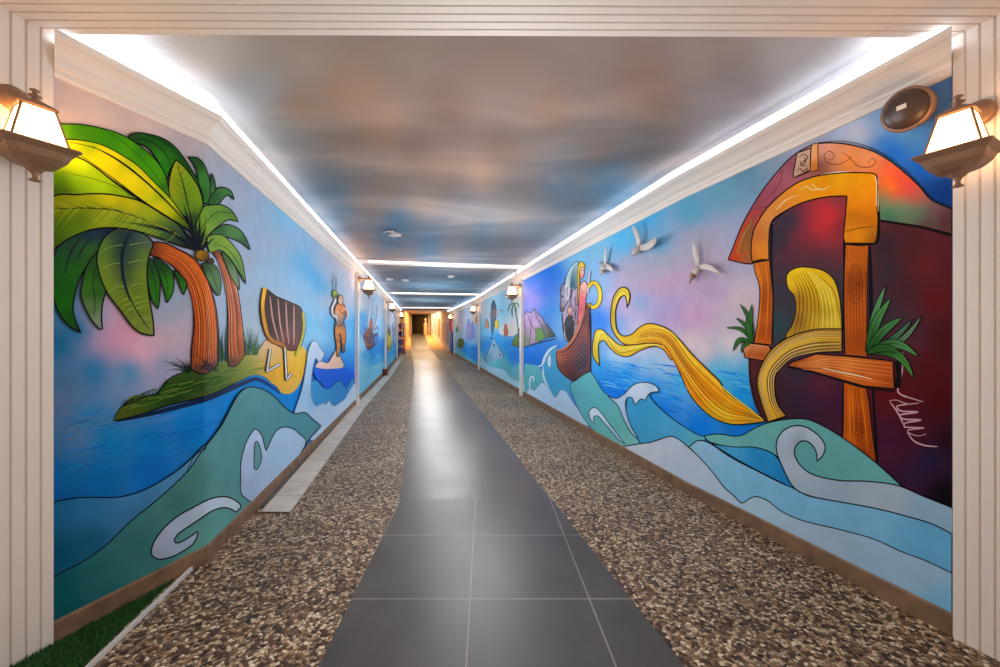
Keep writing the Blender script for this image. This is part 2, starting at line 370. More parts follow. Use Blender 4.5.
# ------------------------------------------------------------------ floor
def gravel():
    m = bpy.data.materials.new('pebble_wash_concrete'); m.use_nodes = True; nt = m.node_tree; b = nt.nodes['Principled BSDF']; N = nt.nodes.new; L = nt.links.new
    tc = N('ShaderNodeTexCoord'); mp = N('ShaderNodeMapping'); mp.inputs['Scale'].default_value = (1, 1, 1); L(tc.outputs['Object'], mp.inputs['Vector'])
    nz = N('ShaderNodeTexNoise'); nz.inputs['Scale'].default_value = 40; L(mp.outputs['Vector'], nz.inputs['Vector'])
    ad = N('ShaderNodeVectorMath'); ad.operation = 'MULTIPLY_ADD'; ad.inputs[1].default_value = (.012, .012, .012); L(nz.outputs['Color'], ad.inputs[0]); L(mp.outputs['Vector'], ad.inputs[2])
    v = N('ShaderNodeTexVoronoi'); v.inputs['Scale'].default_value = 62; L(ad.outputs['Vector'], v.inputs['Vector'])
    v2 = N('ShaderNodeTexVoronoi'); v2.feature = 'DISTANCE_TO_EDGE'; v2.inputs['Scale'].default_value = 62; L(ad.outputs['Vector'], v2.inputs['Vector'])
    sp = N('ShaderNodeSeparateColor'); L(v.outputs['Color'], sp.inputs['Color'])
    r = N('ShaderNodeValToRGB'); els = r.color_ramp.elements
    cols = [(0, (50, 34, 24)), (.22, (100, 70, 48)), (.45, (142, 110, 82)), (.65, (176, 144, 110)), (.85, (218, 192, 158)), (1, (240, 222, 194))]
    els[0].position, els[0].color = 0, tuple(lin(cols[0][1])) + (1,); els[1].position, els[1].color = 1, tuple(lin(cols[-1][1])) + (1,)
    for p, c in cols[1:-1]: e = els.new(p); e.color = tuple(lin(c)) + (1,)
    L(sp.outputs['Red'], r.inputs['Fac'])
    e1 = N('ShaderNodeMapRange'); e1.inputs['From Min'].default_value = .0; e1.inputs['From Max'].default_value = .16; e1.inputs['To Min'].default_value = .25; e1.inputs['To Max'].default_value = 1.0; L(v2.outputs['Distance'], e1.inputs['Value'])
    n2 = N('ShaderNodeTexNoise'); n2.inputs['Scale'].default_value = 1.4; n2.inputs['Detail'].default_value = 5; L(tc.outputs['Object'], n2.inputs['Vector'])
    m2 = N('ShaderNodeMapRange'); m2.inputs['From Min'].default_value = .3; m2.inputs['From Max'].default_value = .7; m2.inputs['To Min'].default_value = .78; m2.inputs['To Max'].default_value = 1.15; L(n2.outputs['Fac'], m2.inputs['Value'])
    mu = N('ShaderNodeMath'); mu.operation = 'MULTIPLY'; L(e1.outputs['Result'], mu.inputs[0]); L(m2.outputs['Result'], mu.inputs[1])
    s = N('ShaderNodeVectorMath'); s.operation = 'SCALE'; L(r.outputs['Color'], s.inputs[0]); L(mu.outputs['Value'], s.inputs['Scale']); L(s.outputs['Vector'], b.inputs['Base Color'])
    bp = N('ShaderNodeBump'); bp.inputs['Strength'].default_value = .6; bp.inputs['Distance'].default_value = .008; L(e1.outputs['Result'], bp.inputs['Height']); L(bp.outputs['Normal'], b.inputs['Normal'])
    b.inputs['Roughness'].default_value = .5; b.inputs['Specular IOR Level'].default_value = .35; return m
def tiles(name, c1, c2, mortar, msize, rough):
    m = bpy.data.materials.new(name); m.use_nodes = True; nt = m.node_tree; b = nt.nodes['Principled BSDF']; N = nt.nodes.new; L = nt.links.new
    uv = N('ShaderNodeUVMap'); uv.uv_map = 'UVMap'; br = N('ShaderNodeTexBrick'); br.offset = 0; br.squash = 1
    for k, x in (('Scale', 1), ('Brick Width', 1), ('Row Height', 1), ('Mortar Size', msize), ('Mortar Smooth', .1), ('Bias', 0)): br.inputs[k].default_value = x
    br.inputs['Color1'].default_value = tuple(lin(c1)) + (1,); br.inputs['Color2'].default_value = tuple(lin(c2)) + (1,); br.inputs['Mortar'].default_value = tuple(lin(mortar)) + (1,)
    L(uv.outputs['UV'], br.inputs['Vector'])
    tc = N('ShaderNodeTexCoord'); nz = N('ShaderNodeTexNoise'); nz.inputs['Scale'].default_value = 3.2; nz.inputs['Detail'].default_value = 8; nz.inputs['Roughness'].default_value = .6; L(tc.outputs['Object'], nz.inputs['Vector'])
    mr = N('ShaderNodeMapRange'); mr.inputs['From Min'].default_value = .3; mr.inputs['From Max'].default_value = .7; mr.inputs['To Min'].default_value = .8; mr.inputs['To Max'].default_value = 1.25; L(nz.outputs['Fac'], mr.inputs['Value'])
    s = N('ShaderNodeVectorMath'); s.operation = 'SCALE'; L(br.outputs['Color'], s.inputs[0]); L(mr.outputs['Result'], s.inputs['Scale']); L(s.outputs['Vector'], b.inputs['Base Color'])
    r2 = N('ShaderNodeMapRange'); r2.inputs['To Min'].default_value = rough - .08; r2.inputs['To Max'].default_value = rough + .1; L(nz.outputs['Fac'], r2.inputs['Value']); L(r2.outputs['Result'], b.inputs['Roughness'])
    bp = N('ShaderNodeBump'); bp.inputs['Strength'].default_value = .25; bp.inputs['Distance'].default_value = .003; bp.invert = True; L(br.outputs['Fac'], bp.inputs['Height']); L(bp.outputs['Normal'], b.inputs['Normal'])
    b.inputs['Specular IOR Level'].default_value = .5; return m
GRAVEL = gravel()
ds = [.2, 1.2, 2, 3, 4, 6, 8, 10, 12, 14.5, 16, 18, 20, 22, 24, 25.5]; V = []
for d in ds:
    a, b = (LS.at_d(d, -.05)[0][0], RSD.at_d(d, -.05)[0][0]) if d > 1.6 else (-2.5, 2.5)
    if d > 22: a -= .5; b += .2
    V += [(a, d, floor_z(d)), (b, d, floor_z(d)), (a, d, floor_z(d) - .15), (b, d, floor_z(d) - .15)]
f = []
for i in range(len(ds) - 1):
    a = i * 4; f += [(a, a + 1, a + 5, a + 4), (a + 2, a + 6, a + 7, a + 3)]
floor = struct(make('floor', V, f, GRAVEL))
def strip(rows, name, m, th=.006):
    """rows: (left xy, right xy, v) -> a tiled band lying on the floor"""
    V = []; U = []; f = []
    for (a, b, ua, ub) in rows:
        for p, u in ((a, ua), (b, ub)): V.append((p[0], p[1], floor_z(p[1]) + th)); U.append(u)
        for p, u in ((a, ua), (b, ub)): V.append((p[0], p[1], floor_z(p[1]) - .004)); U.append(u)
    for i in range(len(rows) - 1):
        a = i * 4; b = a + 4; f += [(a, a + 1, b + 1, b), (a, b, b + 2, a + 2), (a + 1, a + 3, b + 3, b + 1)]
    return struct(make(name, V, f, m, uvs=U))
PATH = tiles('dark_grey_tiles', (74, 71, 69), (81, 78, 76), (138, 130, 124), .006, .36)
PATH2 = tiles('dark_grey_tiles_far', (80, 75, 72), (86, 81, 77), (110, 102, 96), .006, .34)
un = lambda x, d: ((x + .04 * (d - 1.961) + .151) / .6, (d - 1.961) / .62)
uf = lambda x, d: ((x + .208 * (d - 3.13) + .81) / .612, (d - 3.13) / .6)
rows = []
for d in np.linspace(.9, 3.13, 5):
    a, b = (-.727 - .05 * (d - 1.567), d), (.739 - .204 * (d - 1.567), d); rows.append((a, b, un(*a), un(*b)))
strip(rows, 'floor.001', PATH)
rows = []
for d in [3.13, 5, 8, 11, 14.5, 17, 20, 22, 25.5, 29, 33]:
    x = -.81 - .208 * (d - 3.13) - (.03 * max(0, d - 14)) ; w = 1.224
    a, b = (x, d), (x + w, d); rows.append((a, b, uf(-.81 - .208 * (d - 3.13), d), uf(-.81 - .208 * (d - 3.13) + w, d)))
strip(rows, 'floor.002', PATH2)
STRIP = tiles('pale_border_tiles', (212, 200, 184), (202, 190, 174), (178, 166, 152), .03, .45)
rows = []; acc = 0; lo, li = LS.offset(.10), LS.offset(.315)
pa = [(-1.791, 2.911), (-1.86, 3.25), (-2.66, 7.02), (-3.80, 13.1), (-4.92, 18.8), (-5.3, 20.9)]
for i, p in enumerate(pa):
    if i: acc += math.dist(p, pa[i - 1])
    q = (p[0] + .225, p[1] + .0); rows.append((p, q, (0, acc / .3), (1, acc / .3)))
strip(rows, 'floor.003', STRIP, .008)
rows = []
for d in (3.0, 7, 13, 18.8):
    a = LS.at_d(d, .02)[0]; q = LS.at_d(d, .075)[0]; rows.append((tuple(a), tuple(q), (0, 0), (1, 0)))
strip(rows, 'floor.004', KERB, .006)
# ramp and room at the far end
RAMPC = mat('ramp_carpet', (206, 156, 92), .7, noise=.12, nscale=3)
V = []; rd = [25.5, 28, 33, 36]
for d in rd:
    x0, x1 = -5.9 - (d - 25.5) * .27, -3.1 - (d - 25.5) * .25; V += [(x0 - .6, d, floor_z(d) - .004), (x1 + .9, d, floor_z(d) - .004)]
V = V + [(x, y, z - .2) for x, y, z in V]; n = len(rd) * 2; f = []
for i in range(len(rd) - 1): a = i * 2; f += [(a, a + 1, a + 3, a + 2), (a + n, a + n + 2, a + n + 3, a + n + 1), (a, a + 2, a + 2 + n, a + n), (a + 1, a + 1 + n, a + 3 + n, a + 3)]
f += [(0, n, n + 1, 1)]
struct(make('floor.005', V, f, RAMPC))
ORANGE = mat('warm_plaster', (214, 160, 100), .8, noise=.06, nscale=5)
CREAM = mat('cream_plaster', (232, 222, 205), .8, noise=.04, nscale=5)
def slab(name, a, b, z0, z1, m, th=.15, side=1):
    a, b = np.array(a, float), np.array(b, float); t = (b - a) / np.linalg.norm(b - a); nn = np.array([-t[1], t[0]]) * th * side
    V = [(p[0], p[1], z) for z in (z0, z1) for p in (a, b, b + nn, a + nn)]
    return struct(make(name, V, [(0, 1, 2, 3), (4, 7, 6, 5), (0, 4, 5, 1), (1, 5, 6, 2), (2, 6, 7, 3), (3, 7, 4, 0)], m))
slab('wall_far_left', (-5.9, 23.0), (-7.75, 34.0), 0, 3.4, ORANGE, side=1); slab('wall_far_right', (-2.95, 23.2), (-5.95, 33.2), 0, 3.4, CREAM, side=-1)
zf = floor_z(33)
b = MB(); ex0, ex1, wx0, wx1, z1 = -8.2, -5.6, -7.55, -6.15, 3.02
b.box(((ex0 + wx0) / 2, 33.4, 2.2), (wx0 - ex0, .15, 2.4)); b.box(((wx1 + ex1) / 2, 33.4, 2.2), (ex1 - wx1, .15, 2.4)); b.box(((wx0 + wx1) / 2, 33.4, (z1 + 3.4) / 2), (wx1 - wx0, .15, 3.4 - z1))
struct(b.build('wall_back', CREAM))
DGLASS = mat('night_window_glass', (10, 14, 10), .12, spec=.5)
w = MB(); w.box(((wx0 + wx1) / 2, 33.46, (zf + z1) / 2), (wx1 - wx0, .02, z1 - zf)); win = struct(w.build('window_1', DGLASS))
w = MB()
for x in (wx0 + .03, (wx0 + wx1) / 2, wx1 - .03): w.box((x, 33.42, (zf + z1) / 2), (.06, .06, z1 - zf))
for z in (zf + .03, z1 - .03): w.box(((wx0 + wx1) / 2, 33.42, z), (wx1 - wx0, .058, .06))
struct(w.build('window_frame', BLACK, win))
struct(MB().box((-5.2, 28.6, 3.0), (7, 11.0, .1)).build('ceiling.001', mat('far_ceiling', (150, 140, 150), .8)))
struct(MB().box((-4.42, 23.2, 2.86), (3.6, .14, .3)).build('trim_%d' % ntrim, mat('lilac_beam', (150, 140, 155), .8)))
# green strip of artificial grass with its metal edging, left of the near floor
GRASS = mat('grass_blades', (34, 84, 30), .6, noise=.5, nscale=60)
e0, e1 = np.array([-1.615, 1.40]), np.array([-1.762, 2.31])
g = MB(); gv = [(e0[0] - .03, e0[1]), (e1[0] - .03, e1[1] - .06), (-1.80, 2.18), (-1.99, 1.62), (-2.1, 1.3)]
g.add([(x, y, .004) for x, y in gv], [tuple(range(5))]); poly = np.array(gv); c = 0
while c < 5200:
    p = np.array([random.uniform(-2.1, -1.6), random.uniform(1.3, 2.36)])
    if not inside(p[None], poly)[0]: continue
    c += 1; a = random.uniform(0, 6.28); h = random.uniform(.012, .026); l = random.uniform(-.012, .012); m = random.uniform(-.012, .012); w_ = .0022
    g.add([(p[0] - w_ * math.cos(a), p[1] - w_ * math.sin(a), .003), (p[0] + w_ * math.cos(a), p[1] + w_ * math.sin(a), .003), (p[0] + l, p[1] + m, h)], [(0, 1, 2)])
tag(g.build('artificial_grass', GRASS), 'dark green artificial grass wedge at the foot of the left wall', 'grass', kind='stuff')
b = MB(); t = (e1 - e0); L = np.linalg.norm(t); c = (e0 + e1) / 2
b.box((c[0], c[1], .008), (L, .012, .03), math.atan2(t[1], t[0]), .002)
tag(b.build('metal_edging', METAL), 'thin silver metal edging between the grass wedge and the pebble floor', 'edging')
# ------------------------------------------------------------------ left wall, first painting: palm island
K = (14, 16, 20)
def ctl(s): 
    o = []
    for q in s.split():
        a = q.split(','); o.append((float(a[0]), float(a[1]), tuple(int(x) for x in a[2:5])))
    return o
def P(s):
    o = []
    for q in s.split():
        a = q.split(','); o.append((float(a[0]), float(a[1]), 1) if len(a) > 2 else (float(a[0]), float(a[1])))
    return o
M = Mural(LS, 'wall_mural', 'large wall painting of two palm trees on an island, nearest on the left wall', 0, 2)
M.background(ctl('''60,95,205,188,180 110,110,208,190,180 150,120,208,190,182 195,150,190,178,178 200,170,172,172,182 208,160,165,168,176 230,190,165,175,190 250,230,162,178,198 240,260,165,174,190 225,215,165,174,190
265,290,166,184,204 300,240,158,184,208 275,245,165,180,198 285,300,172,186,204 303,262,110,175,215 309,272,70,165,215 316,280,55,160,215 324,288,80,168,215 316,262,150,180,206 330,277,195,202,212 298,276,156,186,212 306,286,165,192,214 322,262,190,192,200 290,220,150,190,218 335,250,205,200,198 348,262,230,210,198 328,300,190,192,200 318,315,165,195,218 346,300,190,192,202 308,322,120,188,226 330,325,110,182,222
340,326,50,160,215 352,330,45,150,212 255,325,165,182,192 175,300,150,165,180 160,318,150,165,182 250,300,165,180,195 280,270,160,185,208 290,330,172,200,212 255,329,178,194,200 345,337,170,206,226 320,336,165,205,226
350,346,60,160,215 345,352,40,140,210 60,300,50,130,165 80,330,20,115,162 60,345,10,105,150 116,322,205,165,182 100,320,150,160,185 108,335,190,155,180 130,338,218,158,178 145,352,210,170,185 140,345,218,165,180 165,345,198,170,182 120,332,218,150,176 150,336,205,170,180 175,336,190,172,178 180,350,180,165,180
95,370,40,122,172 130,370,70,142,182 165,362,140,155,182 60,380,80,120,155 62,400,98,118,152 75,430,102,122,158 60,442,70,115,156 90,420,62,130,180 110,442,25,125,185 150,440,20,120,190 190,430,15,115,195 60,472,12,105,168
100,480,10,105,172 150,470,5,105,188 195,420,15,128,205 226,400,10,130,208 215,395,20,115,180 300,398,10,132,205 255,386,20,122,192 276,395,15,130,205 340,370,25,95,208 350,380,20,90,205 60,495,8,95,160 320,372,20,90,205'''), 80, .03, 'painted pink and blue sky over turquoise sea')
r = M.part('sea_ripple', 'soft blue painted ripples on the sea')
for i in range(70):
    x = random.uniform(60, 205); y = random.uniform(410, 478); 
    if y > 500 - (max(0, x - 130)) * .62: continue
    l = random.uniform(14, 40); c = random.choice([(24, 124, 198), (10, 104, 182), (34, 132, 198), (18, 116, 194)])
    r.line([(x, y), (x + l * .5, y - l * .10), (x + l, y - l * .26)], random.uniform(.5, 1.3), c)
r.build(); r = M.part('sea_ripple', 'pale painted ripples at the island tip')
for i in range(26):
    x = random.uniform(66, 112); y = random.uniform(404, 428); l = random.uniform(10, 26); r.line([(x, y), (x + l, y - 3)], .6, random.choice([(110, 140, 180), (80, 140, 185)]))
r.build(); r = M.part('sea_ripple', 'bright painted ripples in the white wave')
for i in range(24):
    x = random.uniform(314, 350); y = random.uniform(370, 388); r.line([(x, y), (x + 4, y + .8), (x + 9, y)], .8, random.choice([(70, 150, 225), (10, 60, 180)]))
r.build()
isl = M.part('island', 'green and sandy painted island')
isl.line(P('116,421 150,414 185,405 206,399 226,391 244,383 256,379 268,384 280,393'), 5, ctl('116,421,15,40,60 206,400,20,40,80 244,384,40,60,100 280,393,10,70,150'))
isl.fill(P('113.5,421,1 119,410 130,400 144,396 156,394 164,384 172,377 186,371 194,368 206,369 218,363 230,359 243,353.5 255,352 261.5,346 264.5,341 270,339 285,341 297,343 303.5,347.5 307,353.5 305,365.5 302,379 296,389.5 288.5,394 281,392.5 276.5,386 272,383.5 266,377.5 258,375 249,376 240,381 226,388 206,396 170,405 138,415'),
 ctl('120,415,90,95,35 130,405,75,92,30 145,402,70,100,30 160,390,45,88,25 190,385,30,76,25 175,398,25,60,30 160,403,30,70,25 205,380,25,65,25 215,378,72,112,42 225,370,105,130,60 225,384,50,85,40 235,365,112,132,62 250,360,138,155,75 250,372,120,145,70 259,362,200,178,92 263,350,220,185,150 275,376,228,172,52 290,385,222,182,92 285,370,240,182,42 300,362,236,190,62 280,350,228,190,120 298,350,225,195,80 270,345,222,186,146'))
isl.line(P('113.5,421 119,410 130,400 144,396 156,394 164,384 172,377 186,371 194,368'), 1.3, (12, 26, 20)); isl.line(P('257,352 261.5,346 264.5,341 270,339'), .7, (60, 60, 50))
isl.line(P('113.5,421 138,415 170,405 206,396 226,388 240,381 250,376.5'), 1.6, (10, 30, 35))
for i in range(60):
    x = random.uniform(122, 255); y = 405 - (x - 130) * .27 + random.uniform(-9, 5); isl.line([(x, y), (x + 8, y - 3), (x + 16, y - 4)], .8, random.choice([(90, 125, 45), (25, 62, 22), (120, 135, 60), (55, 95, 30)]) if x < 235 else random.choice([(150, 160, 80), (110, 130, 60)]))
for i in range(46):
    x = random.uniform(123, 168); y = np.interp(x, [123, 144, 158, 168], [406, 397, 393, 381]); isl.line([(x, y + 1.5), (x - random.uniform(-1, 4), y - random.uniform(2, 5))], .9, (12, 40, 22), taper=2)
isl.build()
tuft = M.part('grass_tuft', 'dark painted grass tufts')
for tx, ty in ((163, 361), (168, 365), (175, 357), (181, 360), (188, 360), (166, 371), (192, 363), (172, 361), (185, 358)): tuft.line([(190, 373), ((190 + tx) / 2 - 1, (373 + ty) / 2 - 3), (tx, ty)], 1.5, (14, 48, 30), taper=2)
tuft.build(); tuft = M.part('grass_tuft', 'thin painted grass between the trunks')
for x0 in (219, 222, 226, 229):
    for k in range(4): tuft.line([(x0 + k * .8, 362 - k), (x0 + k * .4 - .5, 340), (x0 + random.uniform(-2, 2.5), random.uniform(312, 334))], 1.0, random.choice([(40, 75, 55), (60, 95, 60), (30, 60, 50)]), taper=2)
tuft.build(); tuft = M.part('grass_tuft', 'painted grass right of the thin trunk')
for k in range(26):
    x = random.uniform(244, 258); tuft.line([(x, 355), (x + random.uniform(-2, 2), 345), (x + random.uniform(-3, 4), random.uniform(326, 344))], 1.0, random.choice([(70, 110, 60), (95, 130, 70), (50, 90, 70), (60, 80, 95)]), taper=2)
tuft.build()
palm = M.part('palm_tree', 'two orange painted palm trunks')
tr2 = ctl('214,256,120,70,45 224,262,185,105,70 222,275,150,75,45 232,275,205,135,100 230,300,165,80,45 238,300,215,150,120 230,330,165,80,45 240,330,205,130,95 236,350,180,95,55 232,362,100,70,60 243,354,150,110,70 240,290,225,170,145')
palm.fill(P('213,253 219,262 226,286 228,310 228.4,332 228,354 229,366,1 236,366 245,355,1 243,330 240,304 236,284 228,266 220,253 216,250'), tr2, .9)
tr1 = ctl('153,244,95,55,35 156,252,120,60,30 165,247,190,100,45 175,258,215,108,45 178,268,100,45,20 185,262,222,112,45 192,280,150,65,25 200,285,222,115,50 198,300,130,60,30 205,305,215,115,55 212,300,170,115,80 195,330,140,70,30 204,330,212,105,40 212,330,170,110,70 216,335,165,130,110 194,355,130,70,40 202,355,190,95,45 212,360,130,100,90 200,369,80,58,55 214,366,110,90,85 197,262,190,95,45 205,272,160,100,70 192,254,60,40,35')
palm.fill(P('151,243 150,254 162,259 174,267 186,280 192,296 194,316 193.6,332 191.6,350 191,369,1 198,373 207,373 218,365,1 218,348 218,330 216,308 212,292 204,272 194,258 178,249 164,243'), tr1, 1.3)
for k in range(26):
    u = k / 25; a = lambda L, R: L + (R - L) * u
    palm.line([(a(160, 170), a(258, 247)), (a(176, 190), a(268, 257)), (a(188, 205), a(286, 276)), (a(194, 213), a(310, 300)), (a(195, 217), a(335, 332)), (a(193, 217), a(366, 362))], random.uniform(.5, 1.0), random.choice([(120, 50, 20), (235, 140, 70), (95, 42, 22), (228, 122, 52), (180, 90, 45)]))
for k in range(10):
    u = k / 9; palm.line([(217 + 7 * u, 258), (224 + 9 * u, 280), (229 + 10 * u, 310), (229 + 12 * u, 340), (230 + 13 * u, 360 - 6 * u)], .6, random.choice([(120, 55, 30), (225, 160, 125), (190, 105, 65), (100, 50, 30)]))
for k in range(20): palm.line([(random.uniform(192, 218), 372 - random.uniform(0, 3)), (random.uniform(192, 218), random.uniform(352, 364))], .9, (60, 48, 55), taper=2)
palm_o = palm.build()
def frond(pts, col, label=None, edge=1.1, veins=(), vw=.9, hat=None, extra=None):
    f = M.part('palm_frond', label, palm_o); f.fill(pts, col, edge * 1.15)
    for v in veins: f.line(v, vw, (16, 34, 30))
    if hat: hatch(f, *hat)
    if extra: extra(f)
    return f.build()
frond(P('202,264 216,266 221,282 220,295,1 217.6,295.6,1 210,284'), ctl('205,265,60,90,50 215,280,95,130,85'), edge=.8, veins=[P('206,264 214,278 218.6,294')], vw=.6)
frond(P('222,252 234,264 239,280 239.5,290,1 234,282 228,270'), ctl('225,256,70,110,60 236,280,120,145,110'), edge=.8)
frond(P('174,270 182,276 187,284 183.6,295,1 179,284'), ctl('178,275,40,90,30 183,290,60,120,35'))
frond(P('154,258 168,266 173.6,276 173,292 167,303,1 164,290 159,274'), ctl('158,262,35,75,30 168,290,55,125,30'), veins=[P('160,266 167,280 168,298')], vw=.6)
frond(P('147,257 156,266 160,280 159.6,300 158,309,1 152,300 149,288 147,276'), ctl('150,262,40,80,30 156,295,52,115,30'), veins=[P('150,264 155,282 157,304')], vw=.6)
frond(P('53,260 58,247 70,237 90,229 108,227 124,232 108,241 100,248 92,259 82,274 76,290 73,308 76,322 81,332.5,1 72,328 62,318 54,300 51.5,280'),
  ctl('60,262,38,95,35 58,290,28,95,22 70,250,45,75,60 90,236,38,55,80 110,230,30,45,70 76,270,45,105,30 72,318,30,92,25 78,330,30,80,30 66,300,36,108,22 90,250,60,105,40'), 'dark green drooping frond at the left edge', veins=[P('80,238 70,254 65,274'), P('92,236 82,250 76,262')], vw=1.2, edge=1.4)
frond(P('99,252 92,258 86,268 82,284 81,296 86,310 93,322 100,329.5,1 102.5,329,1 101.5,318 102.5,304 106,290 108,268'),
  ctl('96,262,45,85,35 90,285,60,115,30 98,290,55,100,35 90,310,95,125,75 98,322,130,145,125 100,275,40,85,30'), veins=[P('97,264 93,282 95,300 94,316')], edge=1.3)
olive = ctl('104,250,110,145,50 104,268,128,152,52 112,285,130,152,52 122,250,30,48,72 124,262,38,58,72 128,236,25,40,62 120,236,50,75,70 140,236,70,90,90 148,236,95,110,105 145,255,110,135,50 142,275,125,148,50 135,295,122,145,45 125,300,120,142,45 146,305,118,142,45 150,325,130,145,70 140,325,125,140,60 124,278,60,85,60')
def olx(f):
    for k in range(34):
        t = k / 33; vx = 128 - 8 * t if t < .4 else 124.8 + 24 * (t - .4); vy = 240 + t * 84
        lx = np.interp(vy + 6, [240, 256, 276, 294, 310, 326, 334], [104, 97, 100, 108, 119, 131, 142]); rx = np.interp(vy, [240, 256, 274, 296, 320, 335], [152, 149, 147, 149, 153, 154])
        c = random.choice([(58, 88, 26), (165, 182, 84), (50, 80, 26)])
        f.line([(vx - 2, vy), ((vx + lx) / 2, vy + 1), (lx + 1, vy + 7)], .55, c, taper=2); f.line([(vx + 2, vy), ((vx + rx) / 2, vy - 2), (rx - 1, vy - 3)], .55, c, taper=2)
    f.line(P('131,232 124,246 122,262 124,280 130,300'), 3.2, (26, 44, 62)); f.line(P('124,280 134,306 150,330'), 1.0, (40, 60, 40))
frond(P('104,238 97,256 100,276 108,294 120,310 132,326 142,333.5 154,335.6,1 153,320 149,296 147,274 149,256 153,243 142,233 130,229.6 116,229'), olive, 'wide olive frond with a dark blue vein', edge=1.4, extra=olx)
# the upper fan
frond(P('128,137 134,133 146,133.6 162,138 174,146 184,158 194,174 199,182 196,190 186,176 176,163 170,170 166,180 160,165 150,150 140,144 130,141'), ctl('132,136,45,85,40 150,137,40,95,35 165,145,35,90,30 160,156,60,135,40 185,165,35,85,30 168,170,50,130,35'), 'dark green frond arching over the top', veins=[P('134,139 150,141 164,152 172,166'), P('146,135 166,143 182,160')], edge=1.2)
frond(P('188,157,1 198,158 205,166 209,178 211,190 210,200 204,204 203,196 199,184 197,172 193,163'), ctl('195,162,45,90,45 204,180,70,130,60 205,195,60,115,50'), edge=1.0)
frond(P('210,184 212,173,1 214.4,179 215.6,190 211,199'), ctl('212,180,50,95,55 213,192,70,115,60'), edge=.9)
frond(P('208,203 216,190 224,187.6 231,191 234.5,200,1 228,195 222,200 218,205'), ctl('214,198,50,100,50 226,190,75,125,70'), edge=1.0)
frond(P('211,233 224,225 236,227 245,236 250.5,250,1 242,243 230,238 220,236'), ctl('216,231,60,105,60 236,232,90,135,80 246,244,60,105,70'), edge=.9)
frond(P('208,237 222,235 234,246 242,260 246,284,1 238,270 228,256 220,250 210,252'), ctl('214,242,120,155,60 228,246,140,170,75 240,265,110,150,75'), edge=.9, veins=[P('212,244 226,248 236,260 244,278')], vw=.6, hat=(P('212,244 226,249 238,264'), 6, 9, (70, 100, 40)))
frond(P('192,224 198,210 208,205.6 222,205 232,211 238.5,222,1 228,220 216,228 208,236 203,246 194,240'), ctl('200,215,120,165,60 215,210,110,150,60 230,213,100,140,60 205,228,130,160,60 198,235,60,90,50'), edge=1.0, veins=[P('198,236 206,222 218,212 234,214')], vw=.8, hat=(P('199,234 206,222 218,213 232,213'), 6, 12, (60, 95, 40)))
frond(P('176,160,1 172,168 169.4,180 168.6,190 169.4,200 178,210 188,220 193,230 198,218 203,206 201.6,196 198,186 190,174 182,165'), ctl('175,170,165,175,45 172,190,150,160,40 185,180,130,165,50 195,195,120,155,45 185,205,110,150,45 192,220,50,75,45'), 'upright yellow-green frond', edge=1.1, veins=[P('177,163 183,184 188,206 192,224')], vw=1.2, hat=(P('177,165 183,184 188,206 191,218'), 11, 15, (70, 95, 25), .5, (1, -1), -.8))
frond(P('50,124 64,124 80,124.4 96,127 114,131.6 128,138 140,146 154,158 164,172 168,186 169,200 154,184 138,166 120,154 102,145 86,141 66,139 50,141'), ctl('60,130,110,165,40 80,130,75,140,25 110,138,70,145,20 130,148,90,165,20 150,168,80,160,20 164,186,60,120,30 158,178,90,160,30 140,150,60,135,20'), 'bright green frond along the top', edge=1.0, veins=[P('100,128 126,144 150,168 166,192')], vw=.5)
frond(P('50,142 66,139.5 86,141 102,145 120,154 138,166 154,182 170,198 182,214 193,232 178,223 162,213 144,202 130,192 110,178 94,166 78,157 50,150'), ctl('60,145,225,215,50 90,148,160,195,30 110,156,235,220,20 130,165,190,200,30 100,160,240,225,20 130,180,238,222,15 150,190,225,215,20 160,195,150,180,30 170,208,190,195,30 182,220,90,125,35 160,206,215,205,25 190,228,40,65,40'), 'large yellow frond', edge=.9, veins=[P('92,146 120,162 150,186 186,222'), P('70,142 100,150 130,168 166,200 190,226'), P('76,152 110,176 142,200 172,220 192,234')], vw=1.1)
frond(P('50,151 78,157.5 94,166.5 110,179 130,194 144,203 126,198 106,195 80,196 50,202'), ctl('55,160,205,225,60 80,165,195,222,40 75,180,160,205,25 100,185,175,210,25 120,194,150,185,25 55,190,70,95,15 54,180,120,165,20 64,192,95,120,20 135,199,120,160,30'), 'lime green frond', edge=1.0, veins=[P('62,172 90,178 114,186 134,198')], vw=.5)
def e4x(f):
    f.line(P('52,209 80,208 106,209 126,213 146,220 170,230 192,243'), 1.6, (40, 60, 25))
    for k in range(34):
        t = k / 33; x = 56 + 128 * t; y = np.interp(x, [54, 80, 106, 126, 146, 170, 190], [209, 208, 209, 213, 220, 230, 242])
        f.line([(x, y), (x - 8, y + 6 + 3 * math.sin(t * 3.1)), (x - 17, y + np.interp(t, [0, .4, .8, 1], [24, 16, 12, 6]))], .55, random.choice([(55, 80, 20), (165, 185, 70), (45, 75, 25)]), taper=2)
        f.line([(x, y), (x - 9, y - 4), (x - 18, y - 7)], .5, random.choice([(90, 110, 25), (190, 195, 70)]), taper=2)
    for k in range(9): f.line([(194, 246), (186 - 3 * k, 240 - 1.5 * k), (172 - 7 * k, 232 - 1.4 * k)], 1.2, (26, 44, 52), taper=2)
frond(P('50,200 80,194.5 106,194 130,198 144,203 162,214 180,226 197,247,1 188,248 170,242 150,235 130,229.6 110,227.6 90,230 70,238 58,246 50,250'), ctl('56,205,150,150,30 80,200,180,180,30 110,200,215,205,30 130,205,205,195,40 60,225,80,115,25 58,240,70,105,25 80,222,90,130,30 100,216,160,175,50 120,218,130,160,50 140,224,150,175,60 150,212,170,180,40 160,228,90,130,50 170,236,50,75,60 180,236,45,65,65 190,244,25,38,50 140,232,110,150,60'), 'yellow-green frond sweeping to the left edge', edge=1.4, extra=e4x)
